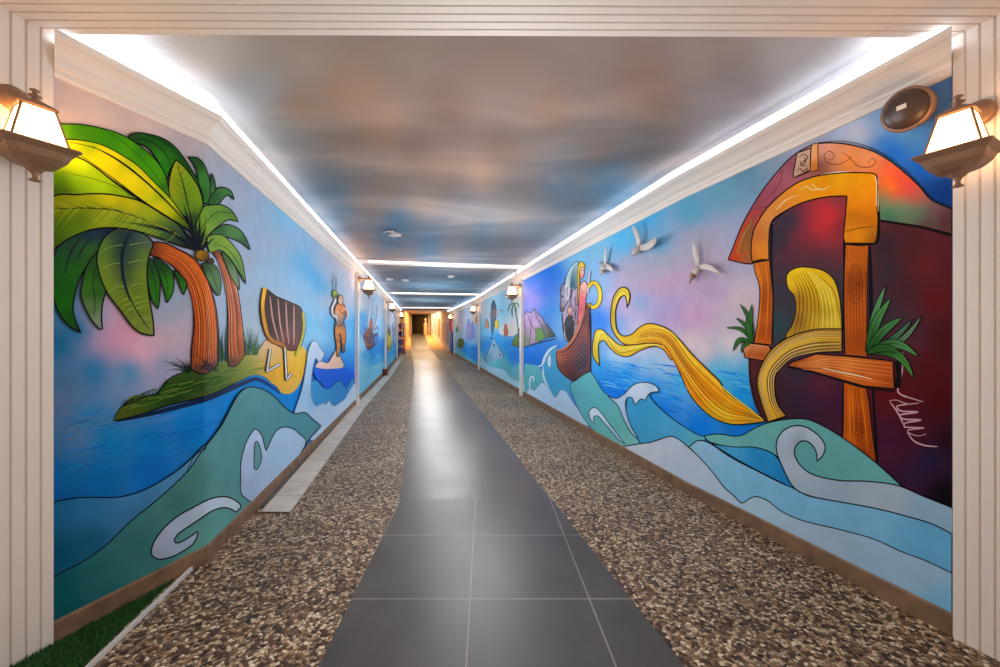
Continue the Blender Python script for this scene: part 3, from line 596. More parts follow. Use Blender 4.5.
c = M.part('palm_heart', 'dark leaf bases where the fronds meet', palm_o)
for a, b in (((197, 250), (190, 212)), ((197, 250), (196, 222)), ((198, 250), (206, 226)), ((197, 250), (178, 222)), ((196, 250), (170, 230)), ((199, 251), (214, 238)), ((197, 250), (184, 205)), ((199, 250), (200, 215))): c.line([a, ((a[0] + b[0]) / 2, (a[1] + b[1]) / 2 + 1), b], 4, (22, 34, 44), taper=2)
c.build()
cn = M.part('coconut', 'two brown painted coconuts', palm_o)
E = lambda x, y, a, b, n=12, r=0: [(x + a * math.cos(2 * math.pi * k / n) * math.cos(r) - b * math.sin(2 * math.pi * k / n) * math.sin(r), y + a * math.cos(2 * math.pi * k / n) * math.sin(r) + b * math.sin(2 * math.pi * k / n) * math.cos(r)) for k in range(n)]
cn.fill(E(211, 261, 3.2, 3), ctl('211,260,90,65,30 213,263,30,22,15'), .6); cn.fill(E(202.5, 255.5, 7, 5.4, r=.3), ctl('200,253,165,130,50 203,256,140,105,40 208,259,50,36,18'), .9); cn.build()
ch = M.part('deck_chair', 'empty yellow painted deck chair with a dark sling')
ch.fill(P('265,290 276,296 290,302 301,308 303,322 300,340 296,350 285,348 274,342 268,334 265,318'), ctl('270,300,60,40,36 285,310,70,48,42 295,320,90,62,56 275,325,58,40,36 290,335,120,85,78 284,345,110,70,55'), .8)
for k in range(4): ch.line([(270 + k * 8, 296 + k * 3), (273 + k * 7, 320 + k * 3), (279 + k * 5, 342 + k)], 1.6, (196, 150, 140))
ch.line(P('265,288 262.6,305 264,320 268,335 274,341.5 283,345 286,350'), 3.6, ctl('264,295,235,180,40 264,320,210,150,40 275,342,185,125,60 285,348,160,105,55'), taper=0); ch.line(P('263,288 260.8,305 262,320 266,336'), .7)
ch.line(P('303,312 304,325 302.5,337 298,350 296,356'), 2.2, (190, 185, 60), taper=0); ch.line(P('305,312 306,325 304,338 300,350'), .6)
for L in (P('270.5,349 267,371.5'), P('267,371.5 280,364'), P('285,347.5 286.6,380'), P('286.6,380 292,373')): ch.line(L, 2.8, K, taper=0, smooth=False); ch.line(L, 1.5, (215, 215, 212), taper=0, smooth=False)
ch.build()
fg = M.part('beach_figure', 'orange and white painted figure on a sandy spit')
fg.fill(P('315.5,368.5 318,362 322,361 327.5,363 332,356.5 336.5,350 340,356.5 343.5,367 330,369'), ctl('325,365,228,198,182 337,355,230,195,165'), .5)
fg.fill(P('335.5,324 339,320 343.5,322 345.6,330 346,340 344.4,346 345,352,1 342.6,352 341.4,340 340,333 340.4,344 339.6,350 338.4,357,1 336.4,356 336.6,346 335,335'), ctl('337,330,225,140,50 340,322,80,80,90 344,340,215,130,45 338,348,230,150,60 344,349,90,60,50'), .8)
fg.lines([P('337,334 340,336'), P('337,340 339.6,341'), P('342,338 345.6,339'), P('342.6,345 345,345')], .7, (90, 50, 30), taper=0)
fg.fill(P('334.6,310 337,304 340,302 344,304.5 345.4,311 344.4,318 342.6,324 338,326 335.6,320'), ctl('338,307,235,150,70 342,306,215,105,50 344,314,190,80,45 337,316,225,200,180 340,321,90,90,100 342,311,240,170,90'), .9)
fg.fill(P('338.5,303 338,298 340.4,294.6 343,297 343,302 341,305'), ctl('340,299,225,185,150 342,296,190,150,120'), .6); fg.lines([P('339,309 342,314 344,312'), P('337,313 340,318'), P('339.4,298 340.6,298.2')], .6, (80, 40, 30), taper=0)
fg.line(P('336.6,318 332.6,314 332.4,307 335.4,301 335,297'), 2.4, (225, 215, 210)); fg.line(P('335.4,319 331.4,314.6 331,307 334,301 333.6,298'), .7); fg.line(P('344.4,308 348,313 346.6,320'), 1.8, (228, 180, 140))
fg.fill(E(335, 294, 2.6, 4), ctl('334,292,190,205,80 336,296,110,120,40'), .7); fg.lines([P('334,290 333,280 335,273'), P('336,290 337,282 336,276'), P('333.4,284 331.6,280')], .8, (150, 150, 150)); fg.build()
wv = M.part('white_wave', 'pale painted wave with a jagged crest')
wv.fill(P('312,366 318,368 330,369 345,368 353,372 354,392 340,384 335,383 328,390 322,384 316,378'), (20, 88, 205), 0)
wv.fill(P('310,384 316,380 324,388 330,388 339.5,380.5 346,388 353,378 356,400 340,408 312,410'), ctl('315,395,80,150,200 340,388,70,140,195 330,400,75,145,198'), .5)
wv.fill(P('294,416 296,407.5 302,389.5 306.5,364 308,352 312,342 316.5,341.5 320,347.5 324.5,353.5,1 322,359.5 318.5,362.5 315.5,358 312.5,370 311,385 311.5,397 315.5,406,1 320,404.5,1 324,402.5,1 325.5,405,1 329,400.5,1 332,405,1 335,406,1 344,400,1 357,384 357,440 310,440 300,428'), ctl('300,405,180,200,222 307,370,185,205,225 315,350,200,212,225 320,415,190,205,222 345,405,195,212,225 312,400,150,185,215'), .7, (120, 140, 165)); wv.build()
hill = M.part('teal_wave', 'tall teal painted wave with white swirls')
hill.fill(P('51,508 70,499 90,497.4 116,497.4 136,493 156,484 178,470 194,456 206,444 200,458 186,474 158,499 130,522 104,547 80,563 58,574 51,578'), ctl('60,510,40,105,150 90,510,60,120,165 130,502,80,130,178 175,478,90,140,178 60,550,15,88,118 90,540,35,98,130 130,515,70,120,160 196,458,110,150,180'), 1.2)
hill.fill(P('51,580,1 58,574 80,563 104,547 130,522 158,499 186,473 203,449.5 213.5,436.5 222,424.5 230,409.5 237.5,396 245,388.5 252,387 264.5,390 275,397 284,406.5 294.5,413.5 305,412.5 312,418.5 321,426,1 311,437,1 290,470,1 262,505,1 240,528 200,570,1 100,625,1 51,640,1'),
   ctl('60,600,20,95,100 60,580,25,95,105 100,580,50,112,115 140,545,65,122,122 180,500,75,128,122 195,470,88,140,135 215,450,100,152,152 240,420,96,150,152 255,400,100,155,158 280,415,95,152,158 230,480,98,152,150 205,540,110,165,155 150,580,70,130,125 305,425,92,150,158 220,510,105,160,155'), 1.2)
hill.line(P('203,449 194,457 186,473'), .8)
hill.fill(P('240.5,490 240.5,477 241,462 245,445.5 251,433.5 256,429 261.5,435 264.5,445.5 266,451,1 272,438 276.5,430.5 284,427 293,428.6 299,433.5 306,443 290,470,1 255,505,1 243,496'), ctl('248,460,180,192,215 256,435,190,202,222 250,485,165,180,205 285,435,180,200,220 280,455,172,194,216 265,475,170,188,210'), 1.1)
hill.fill(P('254.7,444 257.5,441.5 261,452 261,461 257,469.5 254.2,468'), (108, 158, 160), 1.0)
hill.fill(P('241,506 234,499.6 224,496.6 210,499 194,507 178,516 164,528 154,542 151.5,554 158,559 168,558 180,553 192,545 197,537 197.8,531,1 188,538 178,543 174.2,541 178,534 188,527 200,519 212,511 224,507.6 233,510 236,512'), ctl('160,545,168,178,198 175,525,172,186,206 215,502,190,204,218 185,548,160,178,198 230,503,190,205,215 157,555,160,168,190'), 1.4)
hill.build()
# ------------------------------------------------------------------ left wall, farther paintings
def small(side, i0, i1, label, bg, blobs, nz=40):
    m = Mural(side, 'wall_mural', label, i0, i1); m.background(ctl(bg), nz, .08)
    for name, lab, items in blobs:
        p = m.part(name, lab)
        for it in items:
            if it[0] == 'f': p.fill(P(it[1]) if isinstance(it[1], str) else it[1], it[2], it[3] if len(it) > 3 else 0, g=1.2)
            else: p.line(P(it[1]), it[2], it[3])
        p.build()
    return m
small(LS, 2, 3, 'narrow painting of a purple sea creature on the left wall past the first post', '358,300,235,222,210 364,300,190,200,208 372,300,175,195,208 380,310,170,190,205 362,320,60,160,215 365,328,50,150,210 372,325,165,195,215 382,330,140,185,215 362,345,160,200,222 372,350,30,140,210 380,345,20,130,205 365,370,120,180,210 362,390,150,190,212 380,360,60,150,205',
 [('sail', 'white painted pole and feather', [('l', '370,342 369,322 371,300', 1.4, (225, 220, 222)), ('l', '374,330 377,312 376,304', 1, (150, 120, 130))]),
  ('creature', 'reddish purple painted creature', [('f', '363,336 366,330 370,328 374,334 378,332 377,342 373,348 368,350 365,344', ctl('366,334,150,80,90 372,336,90,60,90 376,338,70,90,150 369,345,90,60,80')), ('l', '362,334 366,338 372,336 378,340', .9, (40, 30, 45)), ('f', '369,333 369.6,322 371.4,318 372.6,324 372.4,333', ctl('370,325,205,110,100 371,331,120,50,60'), .4), ('l', '365,340 368,346 372,343', .8, (210, 150, 90)), ('l', '375,331 377,326 379,332', 1, (70, 60, 80)), ('l', '366,331 363.6,326', .9, (60, 45, 60)), ('f', '374,337 377.6,335 378,341 375,344', (60, 120, 190), .4)]),
  ('wave', 'pale blue painted waves', [('f', '360,352 364,360 368,352 372,362 378,354 384,360 384,376 360,400', ctl('363,370,150,195,215 375,362,90,170,215')), ('f', '361,378 366,372 372,366 378,364 384,362 384,376 360,400', (140, 195, 215))])])
small(LS, 3, 4, 'narrow painting of a yellow figure on the left wall past the middle post', '386,318,200,190,190 392,320,180,190,200 387,330,120,140,175 392,335,150,180,205 387,350,40,140,205 394,350,60,160,205 390,360,110,180,205',
 [('figure', 'yellow painted figure', [('f', '387,334 389,328 391,334 391,346 389,352 387,346', (205, 185, 60), .4), ('l', '386.5,322 387,334', 1, (90, 90, 130)), ('f', '388,333 389,328 390.4,332 389.6,336', (120, 90, 40), .3), ('l', '388,350 389.4,345 391,350', .8, (60, 80, 60)), ('l', '394.4,326 394.8,336', 1, (130, 70, 90)), ('l', '392.5,322 393,338 394,348', 1.2, (60, 90, 150))])])
small(LS, 4, 5, 'last narrow red and blue painting on the left wall beside the display stand', '397,325,200,170,150 400,335,180,150,150 398,345,90,140,190', [])
# ------------------------------------------------------------------ right wall, first painting: wooden window, golden cloth, boat
M = Mural(RSD, 'wall_mural', 'large wall painting of a wooden window, golden streamer and boat on the right wall', 0, 2)
M.background(ctl('''530,262,40,140,215 540,268,20,115,215 550,275,15,105,215 534,300,190,150,215 538,285,120,130,225 545,290,30,105,215 550,310,40,135,215 560,320,130,175,220 545,325,60,110,200 535,340,30,110,205 535,360,8,105,200 555,345,20,115,205 575,258,140,188,210
600,250,140,180,205 600,232,130,180,205 622,240,95,175,215 645,215,80,165,205 660,245,112,170,202 690,210,100,160,185 720,190,115,160,182 745,175,112,150,170 765,150,140,155,170 800,135,170,170,185 700,250,168,162,172 650,265,160,166,176 630,275,176,166,176 600,290,140,180,210 615,300,196,166,190 645,287,196,160,184 628,294,196,166,188 675,279,195,158,182 690,270,188,160,180 702,262,180,162,178 668,322,192,152,184 706,318,192,154,182 650,275,168,166,176 665,262,166,166,174 685,255,166,164,174 655,322,160,158,198
660,283,195,155,180 640,300,128,165,206 670,310,165,150,192 690,318,200,150,180 712,290,180,155,182 720,255,180,170,185 735,245,160,165,190 742,300,198,182,182 722,322,190,175,182 597,318,15,105,210 604,322,20,115,212 618,322,140,165,212 640,326,205,190,205 680,326,185,160,190 625,310,190,165,195
690,340,218,198,192 705,352,215,195,190 732,345,216,200,194 715,366,120,180,205 740,372,50,155,205 735,362,160,190,205 640,345,212,205,215 620,355,190,206,220 625,375,40,160,222 650,365,160,192,215 600,370,60,150,215 605,385,20,115,212 650,386,20,140,226 680,380,65,165,220 672,362,190,200,212 620,392,12,108,222
660,412,10,120,216 700,425,10,120,216 742,392,30,150,212 722,375,60,170,215 740,425,10,110,202 760,415,10,110,200 560,332,150,190,220 572,300,150,180,205 860,132,195,200,212 878,128,165,185,215 884,142,60,120,205 895,152,35,100,210 920,165,30,85,195 932,192,20,60,150 942,130,85,110,180 905,130,120,160,205 950,150,70,100,170 915,140,90,140,205 945,190,18,50,130'''), 80, .03, 'painted pink and blue sky over bright blue sea')
r = M.part('sea_ripple', 'soft painted streaks on the blue sea')
for i in range(120):
    x = random.uniform(598, 745); t = (x - 598) / 150; y = random.uniform(358 + 14 * t, 402 + 20 * t); l = random.uniform(8, 26)
    r.line([(x, y), (x + l * .5, y + 1.2), (x + l, y + 4)], random.uniform(.5, 1.3), random.choice([(90, 170, 220), (30, 130, 218), (60, 155, 222), (20, 115, 214), (130, 190, 222)]) if y < 390 else random.choice([(20, 130, 220), (8, 100, 210), (40, 150, 222)]))
r.build()
rk = M.part('rock', 'lilac and green painted sea rock')
rk.fill(P('519,330 523,318 527,311,1 531,313 534,308,1 538,314 542,317,1 545,323 550,328 556,336.5,1 545.5,338 540,341 535,344 528,346 519,346'), ctl('527,314,200,170,205 530,320,190,150,195 538,316,165,140,185 545,328,110,115,120 540,333,100,145,85 533,334,195,150,185 536,324,205,165,200 551,334,75,95,70 528,335,150,140,140 524,338,110,140,90'), .6)
rk.lines([P('527,311 530,322 536,332 535,343'), P('534,308 537,318 543,328 546,337'), P('531,313 531,328 529,345'), P('542,317 548,328 555,336'), P('524,318 526,332')], .8, (84, 74, 104)); rk.fill(P('536,330 540,328 544,334 545,338 537,341'), (110, 150, 80), .3); rk.line(P('522,348 540,342.5 556,338.5'), 2, (20, 80, 120)); rk.build()
rid = M.part('rider_and_horse', 'grey painted horse head and a pink clad rider')
rid.fill(P('563,300 566,290 570,284 577,281 580,290 580,312 580,330 572,341 566,341 563,330 562,314'), ctl('565,302,175,160,185 568,294,190,175,190 575,300,165,140,160 566,318,185,165,185 565,332,200,185,185 577,316,150,125,140 574,334,140,120,125'), .8)
rid.fill(P('560.5,290 562,285 566,283 571,286 571,294 568,301 565.5,306 563.5,311 561,311.5 560,307 560.8,300'), ctl('562,289,110,112,125 566,290,200,190,205 568,298,215,205,215 563,300,150,140,155 561.5,309,80,75,85 564,305,170,150,160'), .8)
rid.fill(E(562.6, 296.5, .9, 1.3), K); rid.line(P('560.4,309 562,308 563.4,310'), .7); rid.fill(P('564,284 565,279,1 567,284'), (120, 118, 130), .5)
rid.fill(P('564,283 567,275 571,267 576,261.5 579,262 577.5,268 578,277 577,287 571,290 569,284'), ctl('568,278,130,160,170 573,268,180,205,208 576,275,140,180,185 571,284,95,125,140 576,285,120,165,172'), .6)
for k in range(12): rid.line([(564 + k * 1.0, 287 + (k % 3)), (566 + k * .9, 278 - k * .9), (570 + k * .8, 267 - k * .4)], .7, random.choice([(50, 66, 80), (220, 230, 230), (90, 130, 142), (40, 50, 62)]), taper=2)
for k in range(7): rid.line([(568 + k, 286 + k), (567 + k * .8, 293 + k * 2), (569 + k * .6, 300 + k * 3)], .8, random.choice([(45, 42, 52), (110, 95, 105), (215, 205, 212)]), taper=2)
rid.lines([P('563,314 562.6,326 564,338'), P('575,296 576,310 575,326'), P('571,304 574,310 576,318')], .8, (70, 60, 72))
rid.fill(P('565.5,320 568,316 572,315.5 574,321 573.6,331 572,340 568,341 565.5,334'), ctl('568,322,70,68,76 571,332,42,42,50'), .6); rid.fill(P('567.6,309 569.5,306.5 571.8,309 571.4,314 569.6,316 568,313.5'), ctl('570,309,225,180,155 569,314,195,140,120'), .5)
rid.line(P('567.4,310 569.5,306 572,309'), 1.2, (110, 75, 60)); rid.line(P('572,318 576,322 578,328'), 1.4, (160, 130, 130)); rid.line(P('566,320 563.6,326 564.5,332'), 1.3, (60, 56, 66))
rid.fill(P('579,291 581,284 584,281 587,284 587.4,291 586,299 585.4,308 584,318 581,327 577.6,324 578.6,308'), ctl('583,285,232,180,165 585,290,225,165,150 582,298,215,110,120 580,310,205,90,105 582,318,228,130,135 579,324,190,85,95'), .7)
rid.fill(P('578.9,268 581,264.5 584,267 584.4,273 582.6,279 580.4,277.5 579,273'), ctl('582,269,240,190,170 581,276,215,150,135'), .6)
rid.fill(P('577.4,288 577,276 578,266 581,261.6 584.5,264 585,268 581.5,267 579.6,272 579.8,282 578.8,298 577.2,306'), ctl('580,264,228,195,80 578,275,205,165,55 578,295,190,150,50'), .6)
rid.line(P('580,286 583,291 588.4,289'), 1.6, (228, 172, 152)); rid.line(P('580,286.8 583,292.2 588.4,290'), .5); rid.lines([P('581.2,270.4 582.2,270.2'), P('583,270.2 584,270.4')], .7, K, taper=0); rid.line(P('581.8,275.2 583.2,275.2'), .7, (170, 60, 60))
rid.line(P('588,293 588.9,281 589.8,271'), 2.2, (182, 184, 190), taper=0); rid.line(P('589.4,293 590.2,281 591,271'), .6, taper=0); rid.build()
rg = M.part('golden_ring', 'golden painted loop at the stern')
rg.line([(588.5, 287), (592, 283), (596, 283.5), (599.5, 290), (600, 298), (597.5, 305), (593, 307.5), (588.5, 304)], 4.6, (70, 60, 25), taper=0); rg.line([(588.5, 287), (592, 283), (596, 283.5), (599.5, 290), (600, 298), (597.5, 305), (593, 307.5), (588.5, 304)], 3.4, ctl('590,285,215,185,60 600,295,230,205,80 592,306,215,190,50'), taper=0); rg.build()
bt = M.part('boat', 'brown planked painted boat')
bt.fill(P('588,303,1 589,315 590.5,345 590.5,371,1 580,377 572.5,382.5,1 563.5,375 557.5,366 556,351,1 563,349 571,342 578,329 584,312'), ctl('560,356,190,115,85 566,352,170,95,75 570,365,120,75,72 575,345,150,90,85 582,330,160,95,85 585,350,90,85,100 580,365,75,72,85 572,378,70,50,55 563,370,130,70,60 587,320,110,70,75 588,360,80,75,95'), .9)
for k in range(8): u = k / 8; bt.line([(557 + 7 * u, 353 + 24 * u), (566 + 6 * u, 351 + 24 * u), (577 + 4 * u, 338 + 33 * u), (587, 314 + 54 * u)], .7, (50, 34, 40))
bt.line(P('556,350.5 563,349 571,342 578,329 583,314 585,303'), 2.6, ctl('560,350,195,125,90 585,305,190,120,100')); bt.line(P('557,352 564,351 572,344 580,330 585,314'), .7); bt.line(P('587.6,303 588,330 588,371'), 2, (120, 70, 62), taper=0); bt.line(P('590,303 590.8,330 590.6,372'), 1.1, (40, 24, 40), taper=0); bt.build()
wl = M.part('white_wave', 'small white and blue painted waves beside the boat')
wl.fill(P('525,364 530,364.5 538,366 543,374 543,384 538,392 530,396 525,396'), ctl('530,370,108,178,178 538,385,110,175,180'), 0)
wl.fill(P('544,362 550,350 557,348 556,352 557,366 564,376 573,383 572,392 560,396 550,396 545,380'), ctl('550,360,95,165,200 555,375,85,158,198 565,385,90,160,195'), 0)
wl.line(P('538,366.5 542,365 545,357 550,349.5 557,345.5'), 2.4, (205, 220, 230)); wl.line(P('543,366 543.5,376 548,388 554,397'), 2.2, (195, 215, 228)); wl.fill(P('548,356 550,354 551.5,360 550.5,367 548,366 547,361'), (195, 215, 228), .4)
wl.fill(P('526,393 530,388 534,391 538,386 542.5,382.5 548,388 554,397 557,396 560.5,390 565,391 568,394 574,404 590,424 575,425,1 545,410,1 525,402,1'), ctl('530,395,190,210,222 545,395,185,205,222 565,400,185,205,220 575,415,180,198,212'), .6, (130, 150, 175))
wl.line(P('530,390 529.5,383 531.5,376.5 534,378 533,382'), 1.5, (205, 220, 230)); wl.build()
w6 = M.part('teal_wave', 'teal painted wave with a thin white hook')
w6.fill(P('590.5,371.5,1 595,378 602,390 610,397 618,406 624,420 638,440 642,447 630,452,1 600,438,1 585,420 578,408 572,394 570,384 575,381 583,375'), ctl('590,380,112,180,180 600,400,108,176,178 620,425,112,178,172 580,390,108,172,180 630,442,130,190,180'), .6)
w6.fill(P('589,414 590,410 595,407.4 602,414 614,430 625,444,1 620,441 606,425 598,416 593.5,417 594.5,423.5,1 590.6,420'), ctl('592,412,205,216,228 615,432,185,200,218'), .8); w6.build()
rb = M.part('golden_streamer', 'long golden yellow painted cloth streamer over the sea')
gc = ctl('597,345,205,180,60 603,332,228,205,80 620,352,215,180,60 635,345,225,190,55 613,320,190,165,60 620,295,215,190,70 626,296,230,205,80 640,335,225,180,50 655,330,230,190,60 655,345,210,150,30 675,350,225,170,40 672,366,205,140,25 695,375,238,160,25 700,400,225,140,20 715,395,240,150,20 720,415,225,190,60 740,412,235,150,25 730,420,215,190,60 755,418,190,165,50 764,421,70,120,100 710,410,215,185,50 690,356,228,185,60')
rb.fill(P('621,345 610,337 602,329.5 596,330.5 593,341 593,356 599.5,366,1 598.5,352 599,343 604,340.5 610,348 618,354.5 628,356.5 640,350.5 654,346.5 664,350 672,360 680,350 664,341 640,344'), gc, 1.0)
rb.fill(P('767,421.5,1 756,413 740,403 724,390 720,382 708,370 692,354 678,338 666,328 650,323.4 640,327 632,334 623,336 617,330 615.5,318 616,308 620,298 624.5,295.5 626.5,300 627,308,1 630,297 627.5,289 621,287.6 614,296 611,310 611,324 615,335 624,344 636,344.5 650,343 664,346 671,356 679,371 688,391 698,405 712,417 724,422.5 736,424.5 752,423.5'), gc, 1.2)
for k in range(15):
    u = k / 14; c = random.choice([(150, 90, 15), (250, 215, 90), (170, 105, 20), (215, 120, 15), (245, 190, 60)])
    rb.line([(636 + 6 * u, 343 - 13 * u), (652 + 4 * u, 341 - 14 * u), (665 + 8 * u, 347 - 13 * u), (682 + 9 * u, 374 - 16 * u), (702 + 9 * u, 404 - 27 * u), (722 + 8 * u, 420 - 26 * u), (745 + 4 * u, 421 - 13 * u), (763, 421 - u)], random.uniform(.5, 1.1), c)
for k in range(4): rb.line([(596 + k, 352 - 3 * k), (597 + 1.2 * k, 338 - k), (603 + k, 332 + k), (618, 346 + 2 * k), (634, 347 + k), (652, 344 + .5 * k), (664, 346 + k)], .6, random.choice([(150, 110, 30), (245, 220, 110)]))
rb.line(P('613,322 613,305 618,293 624,290 628,296'), .7, (160, 130, 40)); rb.build()
hut = M.part('tower_wall', 'dark maroon painted tower wall')
hut.fill(P('749,352,1 771,346,1 771,222 792,207 816,198 847,194 878,214,1 905,220 952,232,1 952,512,1 925,500 900,486 873,462 840,437 813,422 797,419 775,423 765,421 757,407 751,383'),
 ctl('790,222,48,60,75 778,240,45,55,70 820,228,195,60,66 830,215,215,62,66 800,250,105,54,66 806,240,140,56,64 796,262,95,50,64 838,200,140,70,76 842,225,130,56,60 790,270,70,58,72 780,290,62,60,70 818,262,80,56,66 835,285,60,60,70 780,325,48,78,80 800,300,58,58,68 830,320,55,58,66 756,370,90,40,38 765,400,85,38,38 775,400,70,36,38 800,372,60,46,66 822,385,98,36,58 790,400,52,42,62 812,402,70,36,66 838,402,72,30,62 800,412,58,36,56 885,245,60,48,54 910,255,92,42,44 925,265,112,40,42 935,300,108,24,30 905,290,82,40,50 888,270,62,52,58 885,310,62,56,66 910,340,92,46,58 942,340,82,20,26 905,325,80,55,66 900,400,98,20,22 885,390,100,24,26 940,400,82,14,20 930,370,92,20,24 888,440,74,26,62 880,455,80,30,60 930,460,46,32,72 945,495,14,10,20 910,478,62,32,66 915,430,80,20,40 948,440,50,16,32'), 0)
hut.line(P('749,355 751,383 757,407 765,421'), 3, (60, 30, 28)); hut.line(P('873,384 874,410 876,440 877,464'), 2.6, (14, 8, 12), taper=0); hut.line(P('870,246 871,300 870,350'), 4, (22, 18, 26)); hut.line(P('772,224 771.5,260 773,300 772,344'), 2.2, (24, 26, 34), taper=0); hut.line(P('844,240 844,290 843,330'), 2, (26, 22, 30), taper=0); hut.line(P('772,222 792,207 816,198 847,195'), 1.6, (20, 16, 22)); hut.line(P('843,385 842,410 842,437'), 1.2, (30, 12, 30))
hut.build()
sg = M.part('signature', 'white scribbled painter\'s signature')
for s in ('903,352 902,372 899,384 898,392 904,396 914,399 923,402', '889,401 896,400 908,404 919,403 897,406 901,411 918,412 900,415 903,419 921,420 905,423 905,427 924,428 908,430 909,433 918,436 926,434', '907,432 914,441 925,445.5 938,446.5', '890,402 898,413 905,428'): sg.line(P(s), 1.6, (196, 160, 168))
sg.build()
rf = M.part('tower_roof', 'colourful painted roof with swirls')
rf.fill(P('728,259.6,1 733,247.6 741.6,226 753.6,204 768,183 787,161 801.6,150 816,144 835,143 854,145.6 873.6,151.6 890,161 905,173 919,186 931,199.6 952,209,1 952,234,1 924,227 900,223 880,220,1 877,182,1 840,174,1 811,178,1 790,190 768,208 757,226 752,264,1 742,263'),
 ctl('732,256,195,60,45 738,245,200,70,50 745,250,130,118,55 748,235,120,112,55 742,230,165,55,55 756,210,150,75,85 770,195,160,85,105 785,175,175,105,120 785,163,150,85,105 797,165,150,90,105 825,150,235,175,150 822,165,120,70,60 840,152,232,165,120 850,162,238,150,60 868,160,235,170,130 870,167,232,145,70 885,172,228,105,80 892,187,245,145,30 888,182,240,120,40 900,180,222,62,72 908,190,225,70,75 896,194,230,70,60 915,198,190,85,90 898,207,70,165,125 910,210,70,150,118 920,213,75,138,112 885,212,60,150,118 892,214,64,150,118 885,200,90,150,110 925,224,102,52,52 945,222,92,46,50 935,208,125,95,105 890,220,60,80,70 948,212,100,70,80'), 1.2)
rf.line(P('816,143 840,141 866,146 890,158 912,176 930,196 945,206'), .7, (50, 40, 40)); rf.line(P('881,221 900,224 924,228 952,236'), 2.2, (30, 14, 18), taper=0); rf.line(P('734,250 742,232 752,214 760,212 755,226 751,250 734,257'), 1.3, (210, 70, 45)); rf.line(P('737,254 742,238 752,220'), 1, (160, 150, 70))
rf.lines([P('826,158 832,160 834,155 829,151 824,156 828,163 840,164 852,157'), P('842,152 850,158 858,166 870,167 876,162 872,158 868,163'), P('765,200 772,194 780,182 782,170 776,178'), P('758,208 768,206 776,196')], .8, (120, 50, 30)); rf.line(P('877,181 878,200 878,214'), 1.2, (240, 200, 160)); rf.line(P('808,178 840,172 876,176 878,184'), 1.0, (245, 225, 205)); rf.build()
em = M.part('keystone', 'carved beige painted keystone panel')
em.fill(P('797,153,1 811,148,1 810,171,1 794,178,1 793,174,1'), ctl('800,158,205,175,150 806,168,190,150,125'), 1.2, smooth=False); em.fill(P('811.5,146,1 813.6,143.5,1 818,143,1 818,170,1 810,172,1'), ctl('813,150,240,190,140 817,150,225,150,80 815,168,205,125,60'), .8, smooth=False)
em.lines([P('799,158 803,154 808,157 804,161 800,165 807,166'), P('797,172 800,168 803,172 807,168 808,172'), P('800,160 802,166 806,160 803,157'), P('796,176 802,174 809,170')], 1.0, (50, 34, 28)); em.build()
wd = ctl('756,300,150,75,25 762,275,205,120,45 768,300,190,100,35 764,330,180,92,30 760,320,205,110,40 850,260,205,115,40 858,283,170,85,25 864,300,190,100,35 850,320,195,102,34 862,340,170,85,28 850,400,205,105,30 858,432,170,80,22 867,420,190,95,28 860,455,150,70,30 850,436,200,105,32 858,395,185,95,30')
fr = M.part('wooden_frame', 'orange timber painted window frame')
fr.fill(P('753.6,262,1 769.5,260,1 772,285 773,299 771.6,345,1 754,343,1 758,318 759.6,289 755,272'), wd, 1.0)
fr.fill(P('845.5,244,1 869,243,1 867.6,270 867,357,1 845,355,1 844,290'), wd, 1.1)
fr.fill(P('843.6,381,1 866,387,1 869,404 871.7,429 876.5,463,1 860,450 843,438.5,1 843.6,410'), wd, 1.1)
for x, y, n in ((855.5, 284, 5), (858, 425, 4)):
    for k in range(n): fr.line(E(x, y, 1.2 + k * 1.5, 3 + k * 4.2, 14) + [E(x, y, 1.2 + k * 1.5, 3 + k * 4.2, 14)[0]], .6, (110, 52, 18), taper=0)
for k in range(7):
    u = k / 6; fr.line([(848 + 17 * u, 247), (847 + 18 * u, 262 + 6 * math.sin(u * 3)), (847 + 19 * u, 320), (847 + 18 * u, 353)], .5, (115, 55, 20)); fr.line([(846 + 18 * u, 385 + 4 * u), (846 + 21 * u, 410), (846 + 26 * u, 440 + 14 * u)], .6, random.choice([(105, 50, 18), (235, 145, 50)]))
    fr.line([(757 + 12 * u, 264), (762 + 9 * u, 285), (760 + 11 * u, 312), (757 + 13 * u, 340)], .5, random.choice([(120, 58, 20), (225, 140, 60)]))
arch = P('751,250 752.4,235.6 756,225 768,207 789.6,187.6 811,177.5 840,173 873,173.4 877,178 877,209,1 878,216 877,236 875,243.5,1 845,243,1 843.5,236 845,221 847,196,1 825.6,197 801.6,203 782,213 771.6,222 769,238 769,260,1 752.4,263,1')
fr.fill(arch, ctl('755,255,195,115,40 763,250,225,150,60 758,235,190,110,60 768,225,205,140,80 775,205,205,140,75 790,200,225,150,60 810,188,240,165,50 825,190,235,155,35 840,182,245,175,40 860,180,240,165,30 865,195,245,170,30 855,205,235,150,20 872,200,225,140,25 855,215,170,105,30 866,220,190,110,25 860,235,232,160,35 850,240,220,140,30 872,240,150,85,20 865,208,225,140,20'), 1.3)
fr.lines([P('800,190 806,186 812,190 822,188'), P('776,210 786,200 798,195'), P('812,184 820,190 830,186')], .9, (250, 215, 150)); fr.line(P('844,232 860,228 877,226'), 1, (130, 75, 20)); fr.line(P('752,262.5 760,260 769,260'), 1.8, (40, 22, 12), taper=0); fr.line(P('844,243.5 860,245 875,243.5'), 2.4, (30, 18, 12), taper=0); fr.line(P('878,212 879,236 876,244'), 2.2, (22, 12, 10), taper=0); fr.line(P('875,176 876.5,182 876.5,206'), .9, (250, 225, 180), taper=0)
fr.fill(P('741.6,342,1 769,345.6,1 772,352,1 764,361,1 745,357.6,1'), ctl('745,346,220,160,115 758,345,205,135,85 760,356,180,98,45 750,355,190,105,55'), 1.2, smooth=False)
